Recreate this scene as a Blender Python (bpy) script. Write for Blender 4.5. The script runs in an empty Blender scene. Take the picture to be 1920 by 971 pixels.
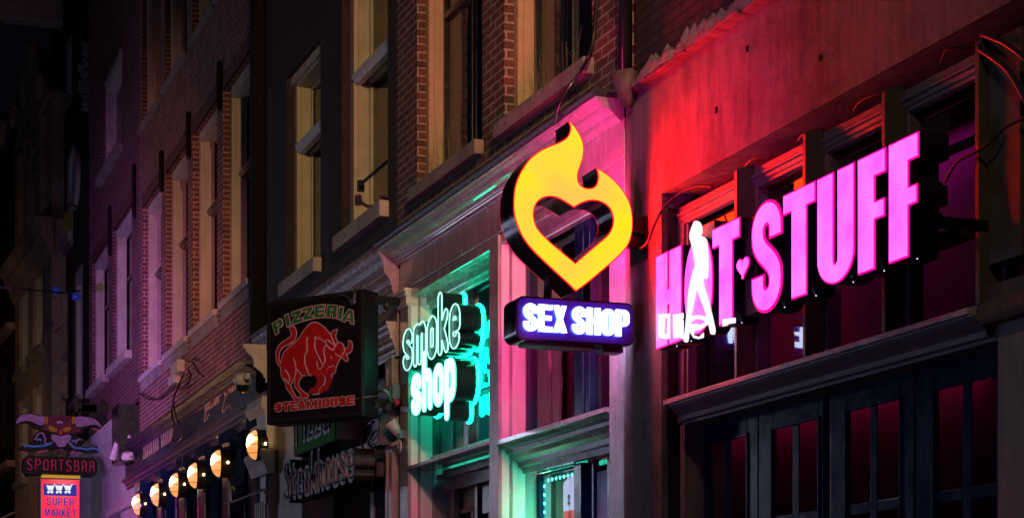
import bpy, math, random
import numpy as np
from mathutils import Vector
random.seed(7)
R = math.radians
scene = bpy.context.scene
COL = scene.collection

# ------------------------------------------------------------------ camera
F, CX, HY, ZC = 3600.0, 960.0, 1235.0, 1.6
YAW = math.atan(1305 / F)
c_, s_ = math.cos(YAW), math.sin(YAW)
FWD = (-c_, s_)
RGT = (s_, c_)
cam_d = bpy.data.cameras.new('camera')
cam_d.sensor_width = 36.0
cam_d.lens = F / 1920 * 36
cam_d.shift_y = (HY - 485.5) / 1920
cam_d.clip_end = 2000
cam_d.clip_start = 0.05
cam = bpy.data.objects.new('camera', cam_d)
COL.objects.link(cam)
cam.location = (0, 0, ZC)
cam.rotation_euler = (R(90), 0, math.atan2(FWD[1], FWD[0]) - R(90))
scene.camera = cam

# ------------------------------------------------------------------ render / world
scene.view_settings.view_transform = 'Standard'
scene.view_settings.look = 'None'
scene.view_settings.exposure = 0.0
scene.view_settings.gamma = 1.0
scene.cycles.use_denoising = True
scene.cycles.max_bounces = 6
scene.cycles.diffuse_bounces = 3
scene.cycles.glossy_bounces = 3
scene.cycles.transparent_max_bounces = 8
scene.cycles.caustics_reflective = False
scene.cycles.caustics_refractive = False
scene.cycles.sample_clamp_indirect = 4.0
W = bpy.data.worlds.new('World')
scene.world = W
W.use_nodes = True
bg = W.node_tree.nodes['Background']
bg.inputs[0].default_value = (0.05, 0.035, 0.09, 1)
bg.inputs[1].default_value = 0.02


def area(name, loc, target, size, size_y, color, power):
    d = bpy.data.lights.new(name, 'AREA')
    d.shape = 'RECTANGLE'
    d.size = size
    d.size_y = size_y
    d.color = color
    d.energy = power
    o = bpy.data.objects.new(name, d)
    COL.objects.link(o)
    o.location = loc
    v = Vector(target) - Vector(loc)
    o.rotation_euler = v.to_track_quat('-Z', 'Y').to_euler()
    return o


def spot(name, loc, target, angle, color, power, blend=0.6, r=0.12):
    d = bpy.data.lights.new(name, 'SPOT')
    d.spot_size = R(angle)
    d.spot_blend = blend
    d.color = color
    d.energy = power
    d.shadow_soft_size = r
    o = bpy.data.objects.new(name, d)
    COL.objects.link(o)
    o.location = loc
    v = Vector(target) - Vector(loc)
    o.rotation_euler = v.to_track_quat('-Z', 'Y').to_euler()
    return o


# sodium street lamp up the street, close to the facades
spot('street_lamp_light', (1.0, 1.2, 9.0), (-23.0, 5.9, 6.3), 27, (1.0, 0.62, 0.27), 6500, 1.0, 0.15)
spot('near_warm_fill_light', (-1.0, -0.5, 9.5), (-9.0, 5.6, 5.2), 60, (1.0, 0.78, 0.58), 430, 0.8, 0.15)  # unseen fill added to warm and brown the plaster on the right
# lit shop windows and violet neon across the street, plus added fill spots
area('shop_window_light', (-16.0, -3.6, 2.6), (-15.5, 5.6, 3.0), 2.0, 1.4, (0.58, 0.66, 1.0), 28)
area('shop_row_light', (-38.0, -3.6, 2.7), (-38.0, 5.6, 2.7), 13.0, 0.55, (0.66, 0.66, 1.0), 150)
area('white_shop_window_light', (-37.0, -3.6, 5.4), (-16.0, 5.6, 4.2), 1.8, 1.8, (0.66, 0.74, 1.0), 95)
area('blue_shop_window_light', (-9.0, -3.4, 1.8), (-9.4, 5.6, 3.4), 1.6, 1.2, (0.30, 0.40, 1.0), 34)
spot('violet_neon_light', (-27.0, -3.0, 3.6), (-37.0, 6.0, 6.2), 48, (0.52, 0.14, 0.95), 4800, 1.0, 0.4)
spot('pink_fill_light', (-21.0, -2.6, 2.6), (-31.5, 5.9, 6.0), 44, (1.0, 0.30, 0.34), 2400, 0.9, 0.4)  # unseen pink spot added to brighten the left window jambs
spot('magenta_fill_light', (-7.2, -2.4, 2.8), (-11.9, 5.6, 5.0), 22, (1.0, 0.0, 0.75), 1000, 1.0, 0.3)  # unseen magenta spot added to pull the red wall glow towards crimson
spot('far_bar_light', (-47.0, -1.0, 2.6), (-58.0, 6.5, 7.5), 70, (1.0, 0.50, 0.26), 420, 0.8, 0.3)

# ------------------------------------------------------------------ materials
MATS = {}


def _nt(name):
    m = bpy.data.materials.new(name)
    m.use_nodes = True
    return m, m.node_tree.nodes, m.node_tree.links, m.node_tree.nodes['Principled BSDF']


def _coord(n, l, flat=False):
    tc = n.new('ShaderNodeTexCoord')
    if not flat:
        return tc.outputs['Object']
    sp = n.new('ShaderNodeSeparateXYZ')
    l.new(tc.outputs['Object'], sp.inputs[0])
    ad = n.new('ShaderNodeMath'); ad.operation = 'ADD'
    l.new(sp.outputs[0], ad.inputs[0]); l.new(sp.outputs[1], ad.inputs[1])
    cb = n.new('ShaderNodeCombineXYZ')
    l.new(ad.outputs[0], cb.inputs[0]); l.new(sp.outputs[2], cb.inputs[1])
    return cb.outputs[0]


def _noise(n, l, co, scale, detail=5.0, rough=0.6, mapping=None):
    t = n.new('ShaderNodeTexNoise')
    t.inputs['Scale'].default_value = scale
    t.inputs['Detail'].default_value = detail
    t.inputs['Roughness'].default_value = rough
    if mapping:
        mp = n.new('ShaderNodeMapping')
        mp.inputs['Scale'].default_value = mapping
        l.new(co, mp.inputs[0]); co = mp.outputs[0]
    l.new(co, t.inputs['Vector'])
    return t.outputs['Fac']


def _ramp(n, l, fac, stops):
    r = n.new('ShaderNodeValToRGB')
    e = r.color_ramp.elements
    e[0].position, e[0].color = stops[0][0], (*stops[0][1], 1)
    e[1].position, e[1].color = stops[-1][0], (*stops[-1][1], 1)
    for p, c in stops[1:-1]:
        k = e.new(p); k.color = (*c, 1)
    l.new(fac, r.inputs[0])
    return r.outputs[0]


def _mul(c, k):
    return tuple(min(1, x * k) for x in c)


def paint(name, col, rough=0.35, bump=0.25, grime=0.35, scale=9.0, chips=None, metal=0.0, coat=0.0):
    """weathered gloss paint: brush bumps, grime patches, optional chips"""
    if name in MATS: return MATS[name]
    m, n, l, b = _nt(name)
    co = _coord(n, l)
    f = _noise(n, l, co, scale * 0.35, 6, 0.65)
    c = _ramp(n, l, f, [(0.32, _mul(col, 1 - grime)), (0.62, col)])
    st = _noise(n, l, co, 4.0, 5, 0.6, (5, 5, 0.35))
    sr = _ramp(n, l, st, [(0.45, (1, 1, 1)), (0.72, (1 - grime * 0.8,) * 3)])
    mx = n.new('ShaderNodeMixRGB'); mx.blend_type = 'MULTIPLY'; mx.inputs[0].default_value = 1
    l.new(c, mx.inputs[1]); l.new(sr, mx.inputs[2])
    out = mx.outputs[0]
    if chips:
        ch = _noise(n, l, co, 22, 7, 0.75)
        cr = _ramp(n, l, ch, [(0.655, (0, 0, 0)), (0.68, (1, 1, 1))])
        m2 = n.new('ShaderNodeMixRGB')
        l.new(cr, m2.inputs[0]); l.new(out, m2.inputs[1]); m2.inputs[2].default_value = (*chips, 1)
        out = m2.outputs[0]
    l.new(out, b.inputs['Base Color'])
    rr = _noise(n, l, co, scale, 4, 0.6)
    mr = n.new('ShaderNodeMapRange')
    l.new(rr, mr.inputs[0]); mr.inputs[3].default_value = max(0.04, rough - 0.12); mr.inputs[4].default_value = rough + 0.18
    l.new(mr.outputs[0], b.inputs['Roughness'])
    b.inputs['Metallic'].default_value = metal
    b.inputs['Coat Weight'].default_value = coat
    bp = n.new('ShaderNodeBump'); bp.inputs['Strength'].default_value = bump; bp.inputs['Distance'].default_value = 0.012
    l.new(_noise(n, l, co, scale * 3.2, 6, 0.7), bp.inputs['Height'])
    l.new(bp.outputs[0], b.inputs['Normal'])
    MATS[name] = m
    return m


def stucco(name, col, scale=38.0, bump=0.6, rough=0.85, blotch=0.45):
    if name in MATS: return MATS[name]
    m, n, l, b = _nt(name)
    co = _coord(n, l)
    big = _noise(n, l, co, 1.6, 6, 0.62)
    c1 = _ramp(n, l, big, [(0.3, _mul(col, 1 - blotch)), (0.55, col), (0.78, _mul(col, 1.22))])
    st = _noise(n, l, co, 3.0, 6, 0.65, (3.5, 3.5, 0.5))
    sr = _ramp(n, l, st, [(0.4, (1, 1, 1)), (0.7, (0.6, 0.56, 0.54))])
    mx = n.new('ShaderNodeMixRGB'); mx.blend_type = 'MULTIPLY'; mx.inputs[0].default_value = 1
    l.new(c1, mx.inputs[1]); l.new(sr, mx.inputs[2])
    l.new(mx.outputs[0], b.inputs['Base Color'])
    b.inputs['Roughness'].default_value = rough
    bp = n.new('ShaderNodeBump'); bp.inputs['Strength'].default_value = bump; bp.inputs['Distance'].default_value = 0.02
    ad = n.new('ShaderNodeMath'); ad.operation = 'MULTIPLY_ADD'
    l.new(_noise(n, l, co, scale, 8, 0.7), ad.inputs[0]); ad.inputs[1].default_value = 0.8
    l.new(_noise(n, l, co, 5, 5, 0.6), ad.inputs[2])
    l.new(ad.outputs[0], bp.inputs['Height']); l.new(bp.outputs[0], b.inputs['Normal'])
    MATS[name] = m
    return m


def brick(name, c1, c2, mortar, bw=0.235, bh=0.078, ms=0.010, bump=0.9):
    if name in MATS: return MATS[name]
    m, n, l, b = _nt(name)
    co = _coord(n, l, True)
    dn = n.new('ShaderNodeTexNoise'); dn.inputs['Scale'].default_value = 9; dn.inputs['Detail'].default_value = 4
    l.new(co, dn.inputs['Vector'])
    sb = n.new('ShaderNodeVectorMath'); sb.operation = 'SUBTRACT'; sb.inputs[1].default_value = (0.5, 0.5, 0.5)
    l.new(dn.outputs['Color'], sb.inputs[0])
    sc = n.new('ShaderNodeVectorMath'); sc.operation = 'SCALE'; sc.inputs['Scale'].default_value = 0.012
    l.new(sb.outputs[0], sc.inputs[0])
    ad = n.new('ShaderNodeVectorMath'); ad.operation = 'ADD'
    l.new(co, ad.inputs[0]); l.new(sc.outputs[0], ad.inputs[1])
    bt = n.new('ShaderNodeTexBrick')
    l.new(ad.outputs[0], bt.inputs['Vector'])
    bt.inputs['Color1'].default_value = (*c1, 1); bt.inputs['Color2'].default_value = (*c2, 1)
    bt.inputs['Mortar'].default_value = (*mortar, 1)
    bt.inputs['Scale'].default_value = 1.0
    bt.inputs['Mortar Size'].default_value = ms
    bt.inputs['Mortar Smooth'].default_value = 0.25
    bt.inputs['Bias'].default_value = -0.1
    bt.inputs['Brick Width'].default_value = bw
    bt.inputs['Row Height'].default_value = bh
    bt.offset = 0.5
    f = _noise(n, l, co, 3.0, 7, 0.7)
    vr = _ramp(n, l, f, [(0.3, (0.45, 0.42, 0.42)), (0.55, (1, 1, 1)), (0.8, (1.35, 1.25, 1.2))])
    mx = n.new('ShaderNodeMixRGB'); mx.blend_type = 'MULTIPLY'; mx.inputs[0].default_value = 1
    l.new(bt.outputs['Color'], mx.inputs[1]); l.new(vr, mx.inputs[2])
    f2 = _noise(n, l, co, 55.0, 4, 0.7)
    v2 = _ramp(n, l, f2, [(0.3, (0.62, 0.62, 0.62)), (0.6, (1.1, 1.1, 1.1))])
    m3 = n.new('ShaderNodeMixRGB'); m3.blend_type = 'MULTIPLY'; m3.inputs[0].default_value = 1
    l.new(mx.outputs[0], m3.inputs[1]); l.new(v2, m3.inputs[2])
    l.new(m3.outputs[0], b.inputs['Base Color'])
    b.inputs['Roughness'].default_value = 0.78
    inv = n.new('ShaderNodeMath'); inv.operation = 'MULTIPLY_ADD'
    l.new(bt.outputs['Fac'], inv.inputs[0]); inv.inputs[1].default_value = -1.0
    g = n.new('ShaderNodeMath'); g.operation = 'MULTIPLY'
    l.new(_noise(n, l, co, 40, 6, 0.7), g.inputs[0]); g.inputs[1].default_value = 0.9
    l.new(g.outputs[0], inv.inputs[2])
    bp = n.new('ShaderNodeBump'); bp.inputs['Strength'].default_value = bump; bp.inputs['Distance'].default_value = 0.012
    l.new(inv.outputs[0], bp.inputs['Height']); l.new(bp.outputs[0], b.inputs['Normal'])
    MATS[name] = m
    return m


def plain(name, col, rough=0.5, metal=0.0, coat=0.0, spec=0.25):
    if name in MATS: return MATS[name]
    m, n, l, b = _nt(name)
    co = _coord(n, l)
    f = _noise(n, l, co, 14, 5, 0.65)
    l.new(_ramp(n, l, f, [(0.3, _mul(col, 0.7)), (0.7, _mul(col, 1.12))]), b.inputs['Base Color'])
    b.inputs['Roughness'].default_value = rough
    b.inputs['Specular IOR Level'].default_value = spec
    b.inputs['Metallic'].default_value = metal
    b.inputs['Coat Weight'].default_value = coat
    MATS[name] = m
    return m


def emit(name, col, strength=1.0, vary=0.0, vscale=5.0):
    if name in MATS: return MATS[name]
    m, n, l, b = _nt(name)
    b.inputs['Base Color'].default_value = (0.02, 0.02, 0.02, 1)
    b.inputs['Roughness'].default_value = 0.25
    b.inputs['Emission Color'].default_value = (*[x / max(col) for x in col], 1)
    s = strength * max(col)
    if vary:
        f = _noise(n, l, _coord(n, l), vscale, 4, 0.55)
        mr = n.new('ShaderNodeMapRange'); l.new(f, mr.inputs[0])
        mr.inputs[1].default_value = 0.3; mr.inputs[2].default_value = 0.7
        mr.inputs[3].default_value = s * (1 - vary); mr.inputs[4].default_value = s * (1 + vary)
        l.new(mr.outputs[0], b.inputs['Emission Strength'])
    else:
        b.inputs['Emission Strength'].default_value = s
    MATS[name] = m
    return m


def glass(name, tint=(0.55, 0.55, 0.6), boost=0.0):
    """thin window pane: reflects by Fresnel, lets the room show through"""
    if name in MATS: return MATS[name]
    m = bpy.data.materials.new(name); m.use_nodes = True
    n, l = m.node_tree.nodes, m.node_tree.links
    n.clear()
    out = n.new('ShaderNodeOutputMaterial')
    tr = n.new('ShaderNodeBsdfTransparent'); tr.inputs[0].default_value = (*tint, 1)
    gl = n.new('ShaderNodeBsdfGlossy'); gl.inputs['Roughness'].default_value = 0.03
    fr = n.new('ShaderNodeFresnel'); fr.inputs[0].default_value = 1.6
    mr = n.new('ShaderNodeMath'); mr.operation = 'ADD'; mr.inputs[1].default_value = boost; mr.use_clamp = True
    l.new(fr.outputs[0], mr.inputs[0])
    mx = n.new('ShaderNodeMixShader')
    ge = n.new('ShaderNodeNewGeometry'); sb = n.new('ShaderNodeMath'); sb.operation = 'SUBTRACT'; sb.inputs[0].default_value = 1
    l.new(ge.outputs['Backfacing'], sb.inputs[1])
    mu = n.new('ShaderNodeMath'); mu.operation = 'MULTIPLY'; l.new(mr.outputs[0], mu.inputs[0]); l.new(sb.outputs[0], mu.inputs[1])
    l.new(mu.outputs[0], mx.inputs[0]); l.new(tr.outputs[0], mx.inputs[1]); l.new(gl.outputs[0], mx.inputs[2])
    tc = n.new('ShaderNodeTexCoord')
    ns = n.new('ShaderNodeTexNoise'); ns.inputs['Scale'].default_value = 2.2; ns.inputs['Detail'].default_value = 2
    l.new(tc.outputs['Object'], ns.inputs['Vector'])
    bp = n.new('ShaderNodeBump'); bp.inputs['Strength'].default_value = 0.12; bp.inputs['Distance'].default_value = 0.03
    l.new(ns.outputs['Fac'], bp.inputs['Height']); l.new(bp.outputs[0], gl.inputs['Normal']); 
    l.new(mx.outputs[0], out.inputs[0])
    MATS[name] = m
    return m


# ------------------------------------------------------------------ facade frames
class Frame:
    """a vertical plane: u runs along it (to the right seen from the street), n points out of it"""
    def __init__(self, u, p0):
        k = math.hypot(*u)
        self.u = (u[0] / k, u[1] / k)
        self.n = (self.u[1], -self.u[0])
        self.p0 = p0

    def hit(self, px, w=0.0):
        t = (px - CX) / F
        d = (FWD[0] + t * RGT[0], FWD[1] + t * RGT[1])
        q = (self.p0[0] + self.n[0] * w, self.p0[1] + self.n[1] * w)
        den = d[0] * self.n[0] + d[1] * self.n[1]
        Z = (q[0] * self.n[0] + q[1] * self.n[1]) / den
        p = (d[0] * Z, d[1] * Z)
        a = (p[0] - self.p0[0]) * self.u[0] + (p[1] - self.p0[1]) * self.u[1]
        return a, Z

    def A(self, px, w=0.0): return self.hit(px, w)[0]
    def Z(self, px, py, w=0.0): return ZC + (HY - py) * self.hit(px, w)[1] / F
    def az(self, px, py, w=0.0): return self.A(px, w), self.Z(px, py, w)
    def world(self, a, w, z=0.0):
        return (self.p0[0] + self.u[0] * a + self.n[0] * w, self.p0[1] + self.u[1] * a + self.n[1] * w, z)
    def ang(self): return math.atan2(self.u[1], self.u[0])


def vp_dir(vpx):
    t = (vpx - CX) / F
    return (-(FWD[0] + t * RGT[0]), -(FWD[1] + t * RGT[1]))


def facade(vpx, prev, px, w):
    a = prev.A(px, w)
    p = prev.world(a, w)
    return Frame(vp_dir(vpx), (p[0], p[1]))


# ------------------------------------------------------------------ mesh builder (coords: a along, w outward, z up)
class MB:
    def __init__(self):
        self.v, self.f = [], []

    def add(self, vs, fs):
        k = len(self.v)
        self.v += vs
        self.f += [tuple(i + k for i in q) for q in fs]
        return self

    def box(self, a0, a1, w0, w1, z0, z1):
        if a0 > a1: a0, a1 = a1, a0
        if w0 > w1: w0, w1 = w1, w0
        if z0 > z1: z0, z1 = z1, z0
        vs = [(a, w, z) for a in (a0, a1) for w in (w0, w1) for z in (z0, z1)]
        return self.add(vs, [(0, 1, 3, 2), (4, 6, 7, 5), (0, 4, 5, 1), (2, 3, 7, 6), (0, 2, 6, 4), (1, 5, 7, 3)])

    def prof(self, pts, a0, a1):
        """profile of (w,z) swept along a"""
        n = len(pts)
        vs = [(a0, w, z) for w, z in pts] + [(a1, w, z) for w, z in pts]
        fs = [(i, (i + 1) % n, n + (i + 1) % n, n + i) for i in range(n)]
        return self.add(vs, fs + [tuple(range(n))[::-1], tuple(range(n, 2 * n))])

    def plan(self, pts, z0, z1):
        """outline of (a,w) swept up"""
        n = len(pts)
        vs = [(a, w, z0) for a, w in pts] + [(a, w, z1) for a, w in pts]
        fs = [(i, (i + 1) % n, n + (i + 1) % n, n + i) for i in range(n)]
        return self.add(vs, fs + [tuple(range(n))[::-1], tuple(range(n, 2 * n))])

    def tube(self, pts, r, seg=8, closed=False):
        P = [Vector(p) for p in pts]
        n = len(P)
        rings = []
        up = None
        for i in range(n):
            if closed: d = P[(i + 1) % n] - P[i - 1]
            else: d = P[min(i + 1, n - 1)] - P[max(i - 1, 0)]
            if d.length < 1e-9: d = Vector((0, 0, 1))
            d.normalize()
            if up is None:
                up = Vector((0, 1, 0)) if abs(d.y) < 0.9 else Vector((1, 0, 0))
            x = d.cross(up)
            if x.length < 1e-4: x = d.cross(Vector((0.3, 0.5, 0.8)))
            x.normalize()
            y = x.cross(d).normalized()
            up = y
            rr = r[i] if isinstance(r, (list, tuple)) else r
            rings.append([tuple(P[i] + (x * math.cos(t) + y * math.sin(t)) * rr)
                          for t in (2 * math.pi * k / seg for k in range(seg))])
        vs = [p for q in rings for p in q]
        fs = []
        for i in range(n if closed else n - 1):
            j = (i + 1) % n
            for k in range(seg):
                k2 = (k + 1) % seg
                fs.append((i * seg + k, i * seg + k2, j * seg + k2, j * seg + k))
        if not closed:
            fs += [tuple(range(seg))[::-1], tuple((n - 1) * seg + k for k in range(seg))]
        return self.add(vs, fs)

    def ell(self, c, r, nu=16, nv=10, half=None):
        vs, fs = [], []
        for j in range(nv + 1):
            ph = math.pi * j / nv - math.pi / 2
            for i in range(nu):
                th = 2 * math.pi * i / nu
                x, y, z = math.cos(ph) * math.cos(th), math.cos(ph) * math.sin(th), math.sin(ph)
                if half == 'w' and y < 0: y = 0
                if half == '-z' and z > 0: z = 0
                vs.append((c[0] + r[0] * x, c[1] + r[1] * y, c[2] + r[2] * z))
        for j in range(nv):
            for i in range(nu):
                i2 = (i + 1) % nu
                fs.append((j * nu + i, j * nu + i2, (j + 1) * nu + i2, (j + 1) * nu + i))
        return self.add(vs, fs)


def smooth(pts, k=6):
    """Catmull-Rom through points"""
    P = [Vector(p) for p in pts]
    out = []
    for i in range(len(P) - 1):
        p0, p1, p2, p3 = P[max(i - 1, 0)], P[i], P[i + 1], P[min(i + 2, len(P) - 1)]
        for j in range(k):
            t = j / k
            out.append(tuple(0.5 * ((2 * p1) + (p2 - p0) * t + (2 * p0 - 5 * p1 + 4 * p2 - p3) * t * t + (3 * p1 - p0 - 3 * p2 + p3) * t ** 3)))
    out.append(tuple(P[-1]))
    return out


def smooth_closed(pts, k=5):
    P = [Vector((*p, 0)) for p in pts]
    n = len(P)
    out = []
    for i in range(n):
        p0, p1, p2, p3 = P[i - 1], P[i], P[(i + 1) % n], P[(i + 2) % n]
        for j in range(k):
            t = j / k
            q = 0.5 * ((2 * p1) + (p2 - p0) * t + (2 * p0 - 5 * p1 + 4 * p2 - p3) * t * t + (3 * p1 - p0 - 3 * p2 + p3) * t ** 3)
            out.append((q.x, q.y))
    return out


class Thing:
    def __init__(self, name, fr, a, w, z, label=None, cat=None, group=None, kind=None):
        self.fr, self.o = fr, (a, w, z)
        e = bpy.data.objects.new(name, None)
        e.empty_display_size = 0.2
        COL.objects.link(e)
        e.location = fr.world(a, w, z)
        e.rotation_euler = (0, 0, fr.ang())
        if label: e['label'] = label
        if cat: e['category'] = cat
        if group: e['group'] = group
        if kind: e['kind'] = kind
        self.root = e

    def part(self, name, mb, mat, parent=None, bevel=0.0, shade=False, label=None):
        a0, w0, z0 = self.o
        if isinstance(mb, MB):
            vs = [(a - a0, -(w - w0), z - z0) for a, w, z in mb.v]
            me = bpy.data.meshes.new(name)
            me.from_pydata(vs, [], mb.f)
            me.validate()
            import bmesh
            bm = bmesh.new(); bm.from_mesh(me)
            bmesh.ops.recalc_face_normals(bm, faces=bm.faces)
            bm.to_mesh(me); bm.free()
        else:
            me = mb
            for v in me.vertices:
                x, y, z = v.co
                v.co = (x - a0, -(y - w0), z - z0)
            me.flip_normals()
        me.materials.clear()
        me.materials.append(mat)
        o = bpy.data.objects.new(name, me)
        COL.objects.link(o)
        o.parent = parent or self.root
        if shade:
            for p in me.polygons: p.use_smooth = True
        if bevel:
            b = o.modifiers.new('bevel', 'BEVEL'); b.width = bevel; b.segments = 2; b.limit_method = 'ANGLE'
        if label: o['label'] = label
        return o


def shape(loops, w0, w1, off=0.0):
    """fill 2D loops (even-odd) in the (a,z) plane and extrude from w0 to w1"""
    cu = bpy.data.curves.new('tmp', 'CURVE')
    cu.dimensions = '2D'
    cu.fill_mode = 'BOTH'
    cu.extrude = abs(w1 - w0) / 2
    cu.offset = off
    for lp in loops:
        s = cu.splines.new('POLY')
        s.points.add(len(lp) - 1)
        for i, (x, y) in enumerate(lp): s.points[i].co = (x, y, 0, 1)
        s.use_cyclic_u = True
    ob = bpy.data.objects.new('tmp', cu)
    me = bpy.data.meshes.new_from_object(ob)
    bpy.data.objects.remove(ob); bpy.data.curves.remove(cu)
    mid = (w0 + w1) / 2
    for v in me.vertices:
        x, y, z = v.co
        v.co = (x, mid + z, y)
    return me


# ---- signed-distance strokes -> contour loops
def stroke_loops(strokes, r, step):
    segs = []
    for s in strokes:
        for p, q in zip(s[:-1], s[1:]): segs.append((*p, *q))
    S = np.array(segs)
    x0, x1 = min(S[:, 0].min(), S[:, 2].min()) - r - 3 * step, max(S[:, 0].max(), S[:, 2].max()) + r + 3 * step
    y0, y1 = min(S[:, 1].min(), S[:, 3].min()) - r - 3 * step, max(S[:, 1].max(), S[:, 3].max()) + r + 3 * step
    xs = np.arange(x0, x1, step); ys = np.arange(y0, y1, step)
    X, Y = np.meshgrid(xs, ys)
    D = np.full(X.shape, 1e9)
    for ax, ay, bx, by in segs:
        dx, dy = bx - ax, by - ay
        L = dx * dx + dy * dy + 1e-12
        t = np.clip(((X - ax) * dx + (Y - ay) * dy) / L, 0, 1)
        D = np.minimum(D, np.hypot(X - ax - t * dx, Y - ay - t * dy))
    V = D - r + 1e-7
    return contour(V, xs, ys)


def contour(V, xs, ys):
    ny, nx = V.shape
    nxt = {}

    def ept(k):
        j, i, d = k
        if d == 0:
            t = V[j, i] / (V[j, i] - V[j, i + 1]); return (xs[i] + t * (xs[i + 1] - xs[i]), ys[j])
        t = V[j, i] / (V[j, i] - V[j + 1, i]); return (xs[i], ys[j] + t * (ys[j + 1] - ys[j]))
    ins = V < 0
    for j in range(ny - 1):
        row = ins[j, :-1].astype(int) + ins[j, 1:] * 2 + ins[j + 1, 1:] * 4 + ins[j + 1, :-1] * 8
        for i in np.nonzero((row > 0) & (row < 15))[0]:
            i = int(i); c = int(row[i])
            B, Rr, T, L = (j, i, 0), (j, i + 1, 1), (j + 1, i, 0), (j, i, 1)
            tbl = {1: [(L, B)], 2: [(B, Rr)], 3: [(L, Rr)], 4: [(Rr, T)], 5: [(L, T), (Rr, B)], 6: [(B, T)], 7: [(L, T)],
                   8: [(T, L)], 9: [(T, B)], 10: [(B, L), (T, Rr)], 11: [(T, Rr)], 12: [(Rr, L)], 13: [(Rr, B)], 14: [(B, L)]}
            for p, q in tbl[c]: nxt[p] = q
    loops = []
    while nxt:
        k0, k = next(iter(nxt.items()))
        del nxt[k0]
        lp = [k0]
        while k in nxt:
            lp.append(k)
            k = nxt.pop(k)
        if len(lp) > 6:
            pts = [ept(q) for q in lp]
            loops.append(rdp_closed(pts, (xs[1] - xs[0]) * 0.12))
    return loops


def rdp(pts, eps):
    if len(pts) < 3: return pts
    a, b = pts[0], pts[-1]
    dx, dy = b[0] - a[0], b[1] - a[1]
    L = math.hypot(dx, dy) or 1e-9
    m, k = 0, 0
    for i in range(1, len(pts) - 1):
        d = abs((pts[i][0] - a[0]) * dy - (pts[i][1] - a[1]) * dx) / L
        if d > m: m, k = d, i
    if m <= eps: return [a, b]
    return rdp(pts[:k + 1], eps)[:-1] + rdp(pts[k:], eps)


def rdp_closed(pts, eps):
    h = len(pts) // 2
    return rdp(pts[:h + 1], eps)[:-1] + rdp(pts[h:] + [pts[0]], eps)[:-1]


# ------------------------------------------------------------------ lettering
def arc(cx, cy, rx, ry, a0, a1, n=10):
    return [(cx + rx * math.cos(R(a0 + (a1 - a0) * i / n)), cy + ry * math.sin(R(a0 + (a1 - a0) * i / n))) for i in range(n + 1)]


def ribbon(path, s):
    P = [Vector((*p, 0)) for p in path]
    Lf, Rt = [], []
    for i in range(len(P)):
        d = P[min(i + 1, len(P) - 1)] - P[max(i - 1, 0)]
        d.normalize()
        nrm = Vector((-d.y, d.x, 0)) * s / 2
        Lf.append(((P[i] + nrm).x, (P[i] + nrm).y)); Rt.append(((P[i] - nrm).x, (P[i] - nrm).y))
    return Lf + Rt[::-1]


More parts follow.
